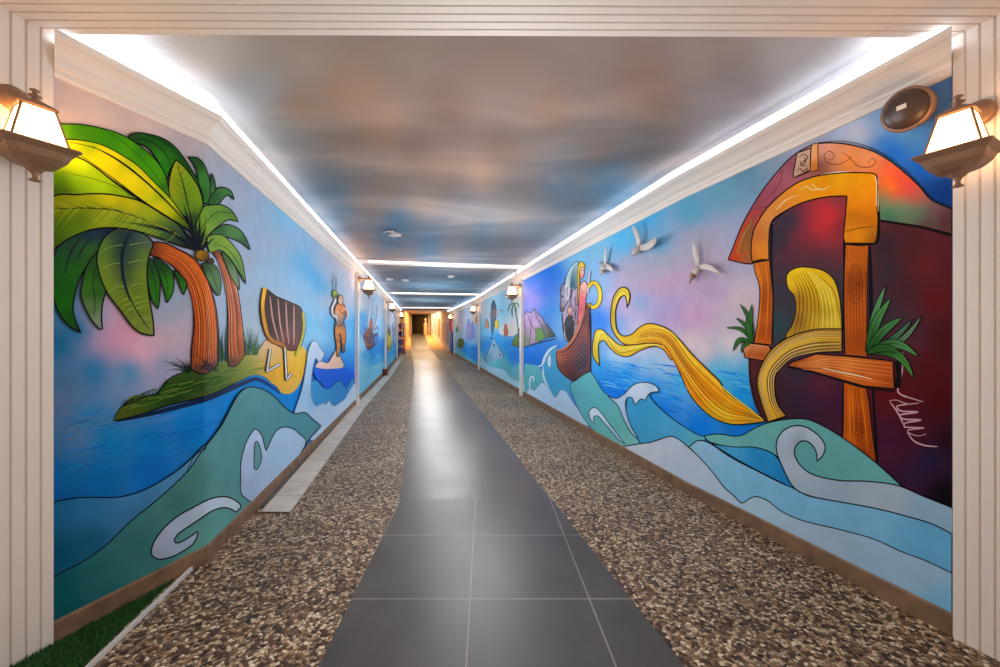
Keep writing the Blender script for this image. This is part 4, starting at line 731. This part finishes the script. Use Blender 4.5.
fr.fill(P('787,366,1 792,362,1 816,354,1 845,356,1 893,361,1 894.5,389,1 864,386,1 835,378,1 811,371,1'), ctl('800,365,165,85,35 820,362,205,125,65 845,368,215,130,60 870,378,200,105,45 885,368,190,95,40 890,385,170,85,35 835,374,180,90,35'), 1.4, smooth=False)
for k in range(6): fr.line([(796 + k, 364 + k), (830, 359 + 2.6 * k), (860, 361 + 3.6 * k), (892, 364 + 4 * k)], .5, random.choice([(120, 56, 20), (235, 165, 100), (130, 64, 22)]))
fr.line(P('822,368 840,372 855,375 872,379'), 1.3, (245, 210, 170)); fr.line(P('897,361 899,375 897,388'), 5, (18, 8, 10), taper=0); fr.line(P('787,367 811,372 835,379 864,387.5 894,391'), 1.6, (22, 12, 12), taper=0)
for k in range(5): fr.line([(745, 345 + 2.5 * k), (768, 349 + 2 * k)], .5, (130, 64, 28))
fr.build()
cur = M.part('golden_curtain', 'golden painted cloth hanging through the window')
cur.fill(P('787,275 796,268 810,267.5 824,271 834,280 839,295 841,312 842,331,1 828,332 812,330 800,335 790,342 786,335 792,325 796,310 794,296 788,288'), ctl('790,278,230,195,50 805,272,235,200,55 822,280,220,185,45 832,300,225,195,60 812,295,200,160,40 800,300,165,120,40 800,320,150,105,40 815,320,205,170,60 835,322,215,190,70 825,310,170,130,30'), 1.0)
for k in range(11): u = k / 10; cur.line([(792 + 26 * u, 276 - 5 * math.sin(3.1 * u)), (799 + 34 * u, 292 - 2 * u), (799 + 40 * u, 312), (794 + 47 * u, 335 - 7 * u)], .8, random.choice([(120, 84, 22), (245, 220, 110), (140, 100, 30), (90, 60, 20)]))
hc = ctl('762,390,205,160,40 765,370,200,150,55 770,355,195,155,60 790,340,190,150,60 815,333,190,155,65 838,335,180,140,55 772,380,165,135,95 780,362,165,132,85 800,348,170,135,75 825,345,150,115,50 770,410,205,155,40 780,412,195,145,40 768,395,170,140,90')
cur.fill(P('842,329,1 816,329.5 792,336 773,348 761,366 757,383 761,402 768,422,1 786,416,1 777.6,404 774,385 777.6,371 789.6,359 809,353 842,351.6,1'), hc, 1.4)
for k in range(13):
    u = k / 12; cur.line([(841, 331 + 19 * u), (816 - 2 * u, 331 + 21 * u), (793 - 2 * u, 338 + 20 * u), (775 + 3 * u, 350 + 20 * u), (762 + 13 * u, 368 + 6 * u), (758.5 + 15 * u, 384), (763 + 13 * u, 403), (769 + 16 * u, 421 - 5 * u)], random.uniform(.5, 1.0), random.choice([(100, 75, 35), (228, 200, 120), (120, 88, 40), (205, 175, 110), (235, 190, 70)]))
cur.build()
pl = M.part('leafy_plant', 'green painted leaves right of the window')
for tip, bd, w, c in (((886, 285), -3, 7, (105, 155, 105)), ((891, 298), -4, 9, (90, 145, 85)), ((903, 317), -4, 9, (80, 135, 78)), ((913, 319), 4, 6, (90, 130, 100)), ((922, 315), 9, 6, (120, 150, 120)), ((919, 357), -11, 9, (95, 150, 95)), ((914, 379), -12, 9, (85, 140, 70)), ((900, 352), -4, 8, (60, 110, 45))): pl.leaf((868, 352), tip, bd, w, ctl('%g,%g,%d,%d,%d 868,352,45,95,42' % (tip[0], tip[1] , *c)), .8)
pl.build()
pl = M.part('leafy_plant', 'small green painted leaves left of the window')
for tip, bd, w in (((726, 328), 6, 4), ((733, 351), 7, 5), ((741, 353), 3, 4), ((736, 318), 4, 4.5), ((740, 304), 4, 4.5), ((752, 304), -2, 4.5), ((746, 318), 0, 5)): pl.leaf((752, 342), tip, bd, w, ctl('%g,%g,70,120,60 752,342,50,105,40' % tip), .6)
pl.build()
wv = M.part('teal_wave', 'teal and pale blue painted waves with a curling crest')
wv.fill(P('628,394,1 646,393 654,402 664,412 680,424 696,434 705,437 704,441 698,440.5 689,447 678,440 670,437 658,441 650,443 641,444 630,425 626,410'), ctl('640,405,80,155,198 670,430,95,165,200 640,435,85,158,195 700,438,110,175,190'), .9)
wv.fill(P('704,436,1 718,434 739,436 756,427.6 773,421.6 797,418.7 813.6,421.6 840,436 873.6,461 902,486.5,1 880,488 840,487 806,487 790,472 775,455 756,447.5 735,447 720,445 708,441'), ctl('720,440,120,180,175 760,436,112,172,168 800,430,108,166,160 840,460,108,168,165 880,478,112,172,170 800,465,105,165,165'), 1.1)
wv.fill(P('712,444,1 735,447 756,447.6 775,455.5 785,472 795,490,1 780,482 749,466 728,454'), ctl('730,450,90,160,200 760,460,62,142,195 785,478,52,132,190'), 1.0)
wv.fill(P('689,447,1 698,440.5 710,443.5 732,458 760,472.5 780,482.5 794,488.5 809,496 835,501 873.6,508 902,515 931,523.6 952,534,1 952,590,1 900,560 840,540 782,516 741,506 724,488 708,467'), ctl('700,450,158,190,212 740,480,145,188,215 800,505,140,182,212 860,520,138,180,210 930,545,118,170,205 760,490,142,186,214'), 1.2)
wv.fill(P('620,447,1 641,443.5 650,442.5 658,440 670,436.4 678,439 689,447.5 708,466.5 724,487 733,495 741.6,503 748,499.5 756,496.5 768,501 782,511.6 804,521 840,529.6 873.6,539 900,551 924,560 952,573,1 952,640,1 860,590,1 740,520,1'), ctl('650,450,195,202,210 680,460,185,196,208 720,500,182,198,212 760,510,175,198,212 820,545,168,188,205 880,570,160,185,205 940,600,140,180,208 930,570,165,190,208'), 1.1)
wv.fill(P('810,496 794,487.6 783.6,469.6 776.4,450 779,436 789.6,427 804,426.4 818,435 825,445.6 823,455 817,461.5,1 816,451.6 810,443 801.6,441 795,448 795.6,457.6 803,468 816,475.6 840,480.5 869,481.5 897.6,485.5 924,496.5 953,508,1 953,534.5,1 931,523.6 902,515 873.6,508 835,501'), ctl('785,445,170,185,200 790,432,185,198,212 812,436,175,188,200 788,468,175,185,198 800,488,160,178,192 840,492,158,176,190 880,498,168,182,196 930,515,150,178,198 796,440,135,145,155'), 1.3)
wv.fill(P('608,396 616,398.4 624,394 632,386 640,382.6 650,383 657,387 658.4,391.5 650,393 645,400.5,1 641,399 635,405.5,1 632,398 627,398 625.5,407 630,424 638.5,439,1 632,434 624,420 618,406 612,400'), ctl('640,388,205,215,225 652,388,190,202,218 622,398,180,196,212 622,412,175,192,210 634,434,170,190,205'), 1.1, (60, 80, 95))
wv.build()
# ------------------------------------------------------------------ right wall, farther paintings
small(RSD, 2, 3, 'painting of a blue tailed figure and pale peak on the right wall', '520,290,225,210,190 516,300,200,205,195 508,300,160,200,215 500,310,150,200,218 490,310,165,200,212 484,310,185,195,205 500,325,180,210,222 512,325,205,215,210 486,330,120,190,220 497,338,50,160,222 488,345,30,145,218 510,345,20,140,215 516,355,10,120,205 500,360,90,175,205 485,365,120,190,210 515,375,120,185,195',
 [('cloud', 'pale painted cloud bank', [('f', '499,333 502,326 506,322 510,324 513,320 516,326 516,334 508,336', ctl('505,328,225,222,215 512,328,215,205,195'))]),
  ('palm_tree', 'thin painted palm on a green islet', [('l', '519,338 517,320 514,303', 1.2, (120, 95, 70)), ('l', '514,303 510,305 508,312', 1.4, (60, 120, 70)), ('l', '514,303 512,309 512.4,317', 1.5, (50, 105, 60)), ('l', '514,303 518,304 520,309', 1.3, (70, 130, 75)), ('l', '514,303 516,309 516,314', 1.2, (60, 115, 70)), ('f', '512,344 516,335 521,334 521,347 515,346', ctl('516,340,110,140,60 520,344,80,110,60'), .5)]),
  ('tailed_figure', 'dark blue tailed painted figure with a yellow shell', [('f', '492.3,303 493.6,299.4 495,303 493.7,306', ctl('493,302,60,70,90 494,304,200,160,130'), .3), ('f', '491,308 493,301 496,306 496,318 494,328 492,336 491,325', ctl('493,305,45,80,110 494,325,60,95,120 494,312,120,110,110'), .4), ('l', '496,309 498.4,313 497,318', 1, (200, 150, 130)), ('l', '491.4,310 489.6,315 491,319', .9, (190, 140, 120)), ('l', '492,336 490,339 493,338 495,340', 1.1, (45, 90, 125)), ('f', '495,321 498,320 499,326 497,329 495,327', (220, 200, 60), .3)]),
  ('orange_fish', 'small orange painted fish', [('f', '504,328 505.5,323 507.5,328 508,334 505.5,337 504,333', (200, 110, 70), .4)]),
  ('seabird', 'small dark painted seabird', [('l', '499.5,309 501.4,311.5 503.2,308.6', .9, (110, 110, 120))]), ('orange_sail', 'small orange and cream painted sail', [('f', '485,327 487,318 489,327 487,329', (205, 140, 90), .3)]),
  ('hanging_frame', 'white painted hanging frame', [('l', '505.5,302 506,293 509,291 509.5,301 505.5,302', .8, (225, 225, 225))]),
  ('pale_peak', 'pale grey painted peak', [('f', '485,360 489,349 493.5,337,1 498,346 504,356,1 498,362 490,364', ctl('492,345,140,180,205 496,355,165,185,200 488,358,130,170,195'), .5), ('f', E(494, 345, .9, 1.4), (120, 60, 80)), ('f', E(500, 355, .8, 1), (110, 70, 80))]),
  ('wave', 'teal and white painted waves', [('f', '481,352 486,362 494,360 504,358 510,366 514,376 518,364 522,366 524,392 505,388 481,372', ctl('490,365,125,195,205 505,370,110,180,185 518,380,125,185,185')), ('f', '481,358 488,366 496,368 504,370 512,379 524,384 524,394 505,386 481,372', (180, 210, 220))])])
small(RSD, 3, 4, 'narrow painting of a lilac castle and green bush on the right wall', '477,315,225,205,180 470,312,170,190,205 462,318,185,190,205 457,325,200,190,185 470,330,150,175,215 475,340,150,185,215 460,335,160,190,200 465,348,40,140,210 474,350,20,130,210 458,355,120,190,190 470,362,110,180,200',
 [('castle', 'lilac painted castle', [('f', '466,338 467,322 469,318 471,324 473,320 474,330 474,338 470,341', ctl('468,330,150,140,180 472,330,120,130,185'))]), ('bush', 'dark green painted bush', [('f', '457,342 460,338 464,340 464,346 461,348 458,347', (80, 110, 60)), ('f', '455.5,330 457.5,325 458,331 456.5,333', (60, 140, 120))]), ('orange_shape', 'orange painted shape', [('f', '475,322 476.5,314 478,320 477.5,324', (215, 140, 80))]), ('wave', 'blue painted wave', [('f', '465,344 470,356 478,346 478,362 464,352', (20, 135, 215))])])
small(RSD, 4, 5, 'last narrow painting on the right wall behind the dark post', '452,325,190,150,160 447,325,190,170,180 450,335,120,130,180 451,345,60,120,200 446,345,150,180,210', [('red_shape', 'red painted shape', [('f', '449,322 451.5,320 452,330 450.5,332', (190, 70, 70))])])
# ------------------------------------------------------------------ lanterns
def sq(c, hw, z, ang, rnd=.0, n=4):
    """square ring (corners slightly cut when rnd>0) turned by ang"""
    pts = []
    for k in range(4):
        a = ang + math.pi / 4 + k * math.pi / 2
        for s in ((-1, 1) if rnd else (0,)):
            b = a + s * rnd; r = hw * math.sqrt(2) * (1 - abs(s) * rnd * .42); pts.append((c[0] + r * math.cos(b), c[1] + r * math.sin(b), z))
    return pts
def lantern(c, plate, pn, ang, label, s=1.0, power=1.0):
    """c: centre at the tray rim; plate: centre of the wall plate, pn: its outward direction; ang: turn of the square body"""
    root = empty('wall_lantern', tuple(plate), label, 'lantern', 'bronze wall lanterns')
    c = Vector(c); x, y, z = c; q = lambda v: v * s
    # tray
    t = MB(); R = []
    for hw, dz, rn in ((.012, -.112, .5), (.02, -.106, .4), (.030, -.092, .4), (.062, -.076, .25), (.082, -.052, .2), (.094, -.022, .12), (.118, -.002, .05), (.118, .004, .05), (.09, .004, .1), (.088, -.004, .1), (.002, -.006, .1)):
        R.append(sq(c, q(hw), z + q(dz), ang, rn))
    t.rings(R); t.build('tray', BRONZE, root)
    fin = MB().lathe((x, y, z - q(.152)), [(.0, 0), (q(.018), .002), (q(.02), q(.008)), (q(.010), q(.014)), (q(.008), q(.026)), (q(.012), q(.034)), (q(.018), q(.044))], 14); fin.build('finial', BRONZE, root, True)
    # glass
    g0, g1, zt = .086, .050, .172
    P4a, P4b = sq(c, q(g0), z + .004, ang), sq(c, q(g1), z + q(zt), ang)
    for k in range(4):
        a, b, cc, d = P4a[k], P4a[(k + 1) % 4], P4b[(k + 1) % 4], P4b[k]
        nn = (Vector(b) - Vector(a)).cross(Vector(d) - Vector(a)).normalized() * .003
        p = MB().add([a, b, cc, d] + [tuple(Vector(v) - nn) for v in (a, b, cc, d)], [(0, 1, 2, 3), (7, 6, 5, 4), (0, 4, 5, 1), (1, 5, 6, 2), (2, 6, 7, 3), (3, 7, 4, 0)]); p.build('glass_pane', PANE, root)
    fr = MB()
    for k in range(4): fr.tube([P4a[k], P4b[k]], q(.005), 6)
    for k in range(4): fr.tube([P4b[k], P4b[(k + 1) % 4]], q(.005), 6)
    fr.build('frame', BRONZE, root)
    rf = MB(); rf.rings([sq(c, q(w), z + q(h), ang, r) for w, h, r in ((.056, .172, .05), (.060, .176, .05), (.056, .184, .08), (.030, .205, .3), (.018, .215, .5), (.010, .218, .6))]); roof = rf.build('roof', BRONZE, root)
    MB().lathe((x, y, z + q(.214)), [(q(.012), 0), (q(.011), q(.010)), (q(.022), q(.016)), (q(.022), q(.021)), (q(.009), q(.027)), (q(.008), q(.036)), (q(.017), q(.041)), (q(.017), q(.046)), (q(.006), q(.05)), (.0, q(.056))], 16).build('finial', BRONZE, root, True)
    MB().lathe((x, y, z + q(.09)), [(q(.014), 0), (q(.014), q(.08)), (q(.02), q(.09))], 12).build('socket', BRONZE, root, True)
    MB().lathe((x, y, z + q(.02)), [(.0, 0), (q(.022), q(.012)), (q(.03), q(.035)), (q(.02), q(.06)), (q(.012), q(.072))], 14).build('bulb', BULB, root, True)
    # plate and arm
    pn = Vector(pn).normalized(); M3 = pn.to_track_quat('Z', 'Y').to_matrix()
    MB().lathe(plate, [(q(.062), -.004), (q(.062), q(.008)), (q(.056), q(.014)), (q(.05), q(.016)), (q(.044), q(.028)), (q(.028), q(.046)), (q(.012), q(.055)), (.0, q(.056))], 22, M3).build('wall_plate', BRONZE, root, True)
    p0 = Vector(plate) + pn * q(.045); p3 = Vector((x, y, z + q(.198)))
    pts = []
    for k in range(11):
        t = k / 10; p = p0.lerp(p3, t); p.z += q(.012) * math.sin(t * math.pi); pts.append(p)
    MB().tube(pts, [q(.015)] * 3 + [q(.010)] * 8, 10).build('arm', BRONZE, root, True)
    return root
lantern((-1.842, 1.545, 2.075), (-1.966, 1.575, 2.285), (1, -.25, 0), math.atan2(-1.545, 1.842) + .22, 'bronze lantern on the left portal jamb beside the yellow palm frond', .88)
lantern((1.822, 1.552, 2.055), (2.010, 1.640, 2.262), (-1, -.25, 0), math.atan2(-1.552, -1.822) - .22, 'bronze lantern on the right portal jamb beside the round wall fixture', .88)
for side, ds_, sn in ((LS, ml, 'left'), (RSD, mr, 'right')):
    for k, d in enumerate(ds_):
        p, i = side.at_d(d); n = side.N[i]; t = side.D[i]
        pl_ = p + n * .066; ct = p + n * .25; z0 = 2.17
        lantern((ct[0], ct[1], z0), (pl_[0], pl_[1], z0 + .2), (n[0], n[1], 0), math.atan2(n[1], n[0]), 'lit bronze lantern on the %s %s wall post' % (['nearest', 'middle', 'farthest'][k], sn), 1.05, 1.0)
# ------------------------------------------------------------------ oval fixture on the right wall
c = Vector((1.90, 1.82, 2.385)); wpt = Vector(tuple(RSD.at_d(1.90)[0]) + (2.43,)); ax = (Vector((-.93, -.36, -.22))).normalized(); M3 = ax.to_track_quat('Z', 'Y').to_matrix()
root = empty('wall_speaker', tuple(wpt), 'round dark brown wall fixture with a white sticker above the painted roof', 'speaker')
def disc(prof, name, m, n=28): return MB().lathe(c, [(a * .88, b) for a, b in prof], n, M3).build(name, m, root, True)
disc([(.04, -.085), (.078, -.07), (.098, -.045), (.106, -.015), (.106, .0)], 'housing', BRONZE)
disc([(.106, .0), (.110, .006), (.106, .014), (.098, .016)], 'trim_ring', BRONZE)
disc([(.0985, .012), (.09, .024), (.07, .036), (.04, .044), (.0, .047)], 'grille', DARKM)
st = MB(); q = c + ax * .047; u = M3 @ Vector((1, 0, 0)); v = M3 @ Vector((0, 1, 0)); q = q + u * .0 + Vector((0, 0, .012))
st.add([q + ax * o + u * a * .017 + v * b * .010 for o in (-.012, .004) for a, b in ((-1, -1), (1, -1), (1, 1), (-1, 1))], [(3, 2, 1, 0), (4, 5, 6, 7), (0, 1, 5, 4), (1, 2, 6, 5), (2, 3, 7, 6), (3, 0, 4, 7)]); tag(st.build('sticker', STICK, root), 'small white sticker')
MB().tube([c - ax * .07, wpt + Vector((.0, .0, 0))], .016, 10).build('bracket', BRONZE, root, True)
# ------------------------------------------------------------------ gull ornaments
HEADP = mat('gull_head', (188, 132, 112), .5, noise=.15, nscale=60)
def gull(paths, label, name='gull_ornament', off=.05, side=RSD, s=1.0):
    W = lambda x, y, o: Vector(side.world(np.array([float(x)]), np.array([float(y)]), o)[0])
    bx = paths['body']; root = empty(name, tuple(W(bx[0][0], bx[0][1], 0)), label, 'gull ornament', 'gull ornaments on the right wall'); nrm = tuple(side.N[side.at_d(W(bx[0][0], bx[0][1], 0).y)[1]]) + (0,)
    B = [W(x, y, off * (.7 + .3 * i)) for i, (x, y, r) in enumerate(bx)]; MB().tube(B, [r * s for x, y, r in bx], 12).build('body', GULLW, root, True)
    for w in paths['wings']:
        pts = [W(x, y, off * .7 + o) for x, y, r, o in w]; MB().tube(pts, [r * s for x, y, r, o in w], 12, nrm, .28).build('wing', GULLW, root, True)
    MB().tube([W(x, y, off * (.9 + .3 * i) + .004) for i, (x, y, r) in enumerate(bx[2:])], [r * s * 1.04 for x, y, r in bx[2:]], 12).build('head', HEADP, root, True)
    hx = paths['beak']; MB().tube([W(hx[0][0], hx[0][1], off * 1.5), W(hx[1][0], hx[1][1], off * 1.7)], [.014 * s, .003], 8).build('beak', BEAK, root, True)
    tl = paths['tail']; MB().tube([W(tl[0][0], tl[0][1], off * .8), W(tl[1][0], tl[1][1], off * .6)], [.014 * s, .03 * s], 8, nrm, .25).build('tail', GULLG, root, True)
gull({'body': [(640.2, 246, .012), (638, 248, .032), (635.8, 251, .036), (634.2, 253, .030), (633.2, 254.6, .012)], 'wings': [[(638, 247.5, .03, 0), (638.8, 241, .04, .02), (636.6, 234, .034, .04), (634, 229, .022, .05), (632.4, 226, .006, .05)], [(639, 248, .03, 0), (645, 247.2, .034, .03), (650, 245, .04, .05), (654.5, 241.5, .034, .06), (657, 236.8, .008, .06)]], 'beak': [(633.4, 254), (632.0, 256.4)], 'tail': [(639.6, 246.8), (642.4, 250)]}, 'white gull ornament with both wings raised, the highest of the three')
gull({'body': [(605.5, 264, .012), (604.2, 266.5, .034), (603, 269.5, .038), (602, 272, .03), (601.4, 274, .012)], 'wings': [[(604.8, 265.5, .03, 0), (605.2, 258, .034, .02), (605.4, 252, .026, .03), (606, 246.5, .006, .04)], [(604.6, 266, .03, 0), (608, 266.6, .032, .02), (611, 268.6, .026, .03), (614.5, 272.4, .006, .03)]], 'beak': [(601.6, 273.4), (600.6, 275.6)], 'tail': [(603.6, 265), (599.8, 263.4)]}, 'grey-white gull ornament nearest the boat with one wing straight up')
gull({'body': [(699.6, 266.4, .010), (697, 268.8, .026), (694.4, 273, .030), (692, 278, .027), (690.6, 281, .012)], 'wings': [[(697.4, 267.6, .024, 0), (697, 260, .030, .02), (695, 252, .026, .035), (693.8, 246, .018, .04), (693.4, 241, .005, .04)], [(698, 268, .024, 0), (704, 266.4, .028, .02), (711, 268, .024, .035), (716, 271, .015, .04), (720.2, 274, .004, .04)]], 'beak': [(691, 280.4), (689.4, 283.2)], 'tail': [(698.6, 267), (702, 270)]}, 'white gull ornament nearest the painted wooden window', s=.85)
# gull hanging under the ceiling and two small ceiling spots
root = empty('ceiling_gull', (-1.41, 5.2, 2.70), 'small white and grey gull ornament hanging under the sky ceiling', 'gull ornament')
c = Vector((-1.40, 5.22, 2.66))
MB().tube([c + Vector(v) for v in ((-.10, .0, -.01), (-.05, 0, 0), (.0, 0, 0), (.05, 0, .0), (.085, 0, -.005))], [.008, .026, .032, .026, .010], 12).build('body', GULLW, root, True)
MB().tube([c + Vector(v) for v in ((0, -.01, .005), (-.02, -.09, .02), (-.06, -.17, .0), (-.11, -.22, -.03))], [.03, .036, .026, .005], 10, (0, 0, 1), .28).build('wing', GULLW, root, True)
MB().tube([c + Vector(v) for v in ((0, .01, .005), (-.02, .08, .03), (-.05, .15, .02), (-.09, .20, .0))], [.03, .036, .026, .005], 10, (0, 0, 1), .28).build('wing', GULLG, root, True)
MB().tube([c + Vector((.08, 0, -.005)), c + Vector((.125, 0, -.014))], [.012, .002], 8).build('beak', BEAK, root, True)
MB().tube([c, (c.x, c.y, ZC)], .003, 6).build('hanging_wire', BLACK, root)
SPOT = mat('white_metal', (230, 230, 228), .4)
for (px_, py_), lb in (((390, 278.6), 'left one of two small white ceiling spots past the nearest beam'), ((405.5, 279.3), 'right one of two small white ceiling spots past the nearest beam'), ((451, 275.5), 'lone small white ceiling spot near the right lantern')):
    d = (ZC - H) * F / (CY - py_); x = (px_ - CX) / F * d; r = empty('ceiling_spot', (x, d, ZC - .05), lb, 'ceiling spot', 'small ceiling spots')
    MB().lathe((x, d, ZC - .045), [(.075, 0), (.085, .006), (.085, .046)], 18).build('ring', SPOT, r, True); MB().lathe((x, d, ZC - .05), [(.0, .0), (.06, .001), (.07, .007)], 18).build('lens', STICK, r, True)
# ------------------------------------------------------------------ things at the far end
def at(px_, py_, d): return ((px_ - CX) / F * d, d, H - (py_ - CY) / F * d)
d = 12.4; x0 = at(385.6, 373, d)[0]; r = empty('plant_pot', (x0, d, .008), 'small terracotta pot on the pale border tiles by the left wall', 'plant pot')
MB().lathe((x0, d, .008), [(.06, 0), (.068, .004), (.088, .16), (.098, .165), (.100, .205), (.088, .205), (.084, .16), (.0, .158)], 20).build('pot', TERRA, r, True)
MB().lathe((x0, d, .15), [(.0, .02), (.06, .028), (.083, .03)], 14).build('soil', BLACK, r, True)
# display stand with colourful goods
d = 20.6; xs = at(400.6, 353, d)[0]; zf_ = floor_z(d); r = empty('display_stand', (xs, d, zf_), 'crowded display stand of red and blue goods beyond the farthest left post', 'display stand')
b = MB()
for dx, dy in ((-.2, -.16), (.2, -.16), (-.2, .16), (.2, .16)): b.box((xs + dx, d + dy, zf_ + .85), (.03, .03, 1.7))
b.build('frame', BLACK, r); b = MB()
for h in (.12, .55, .98, 1.4): b.box((xs, d, zf_ + h), (.46, .36, .025))
b.build('shelf', BLACK, r)
gcol = [mat('cloth_' + n, c, .8) for n, c in (('red', (190, 60, 60)), ('blue', (80, 100, 190)), ('orange', (225, 110, 80)), ('cream', (215, 190, 180)), ('dark', (50, 40, 60)))]
gi = 0
for lv, (h, cs) in enumerate(((.13, (4, 1, 2)), (.56, (4, 1, 2)), (.99, (0, 4, 3)), (1.41, (3, 0, 3)))):
    for k, ci in enumerate(cs):
        b = MB(); b.box((xs - .14 + k * .14, d - .04, zf_ + h + .016 + .145), (.125, .2, .29), 0, .03)
        nm = ('red', 'blue', 'orange', 'cream', 'dark')[ci]; tag(b.build('cloth_bundle', gcol[ci]), '%s cloth bundle, %s on the %s shelf of the display stand' % (nm, ('left', 'centre', 'right')[k], ('bottom', 'second', 'third', 'top')[lv]), 'cloth bundle', 'bundles on the display stand')
d = 21.3; xs = at(452.3, 351, d)[0]; zf_ = floor_z(d); r = empty('post', (xs, d, zf_), 'thin dark post in a small brown pot by the farthest right post', 'post')
MB().lathe((xs, d, zf_), [(.08, 0), (.085, .01), (.10, .17), (.0, .17)], 16).build('pot', TERRA, r, True); MB().tube([(xs, d, zf_ + .1), (xs, d, zf_ + 1.3)], .03, 10).build('pole', mat('dark_red_pole', (50, 24, 34), .5), r, True)
d = 32.2; xs = at(425.6, 331, d)[0]; zf_ = floor_z(d); r = empty('totem', (xs, d, zf_), 'pale stacked column standing before the dark window at the end', 'column')
prof = [(.0, 0), (.16, 0), (.17, .02)]
for k in range(6): prof += [(.13, .06 + k * .15), (.165, .10 + k * .15), (.165, .16 + k * .15), (.13, .2 + k * .15)]
MB().lathe((xs, d, zf_), prof + [(.07, .98), (.06, 1.15), (.09, 1.2), (.08, 1.34), (.0, 1.38)], 20).build('column', mat('pale_wood', (205, 165, 120), .6), r, True)
# posters on the far right wall
a0, a1 = np.array([-2.95, 23.2]), np.array([-5.95, 33.2]); t = (a1 - a0) / np.linalg.norm(a1 - a0); nn = np.array([-t[1], t[0]])
pc = [mat('poster_' + n, c, .6, noise=.5, nscale=2.5) for n, c in (('blue', (160, 175, 205)), ('pale', (215, 205, 190)), ('ochre', (200, 160, 120)))]
pw = ['nearest', 'second nearest', 'middle', 'second farthest', 'farthest']
for k in range(5):
    p = a0 + t * (1.2 + k * 1.95); zf_ = floor_z(p[1]); q = p + nn * .02
    b = MB(); b.box((q[0], q[1], zf_ + 1.1), (1.25, .03, 1.3), math.atan2(t[1], t[0])); o = b.build('poster', pc[(0, 1, 2, 0, 1)[k]]); tag(o, '%s of the tall pale posters on the far right wall' % pw[k], 'poster', 'posters on the far right wall')
# ------------------------------------------------------------------ light and camera
w = bpy.data.worlds.new('World'); sc.world = w; w.use_nodes = True
bg = w.node_tree.nodes['Background']; bg.inputs[0].default_value = (1.0, .84, .70, 1); bg.inputs[1].default_value = .42
def area(name, loc, rot, sx, sy, e, col):
    L = bpy.data.lights.new(name, 'AREA'); L.shape = 'RECTANGLE'; L.size = sx; L.size_y = sy; L.energy = e; L.color = col
    o = bpy.data.objects.new(name, L); o.location = loc; o.rotation_euler = rot; link(o); return o
area('end_room_light', (-5.6, 29.5, 2.9), (0, 0, 0), 2.5, 5, 210, (1.0, .68, .36))  # added warm light for the end room, no visible fitting
for cx_, cd, e in ((.02, 2.4, 30), (-.25, 4.6, 44), (-.95, 7.6, 46), (-1.9, 11.5, 46), (-3.0, 16.5, 46), (-4.1, 21, 30)):  # soft fill lights added along the passage, without lamp fittings
    L = bpy.data.lights.new('passage_fill', 'POINT'); L.energy = e; L.color = (.95, .98, 1.0); L.shadow_soft_size = .5; L.specular_factor = .15
    o = bpy.data.objects.new('passage_fill', L); o.location = (cx_, cd, 1.75); link(o)
cam = bpy.data.cameras.new('Camera'); cam.sensor_width = 36; cam.lens = 36 * F / 1000; cam.clip_start = .05; cam.clip_end = 200
co = bpy.data.objects.new('Camera', cam); co.location = (0, 0, H); co.rotation_euler = (math.pi / 2, 0, 0); link(co); sc.camera = co
vs = sc.view_settings; vs.view_transform = 'Standard'; vs.look = 'None'; vs.exposure = 0.6; vs.gamma = 1.0; vs.use_curve_mapping = False
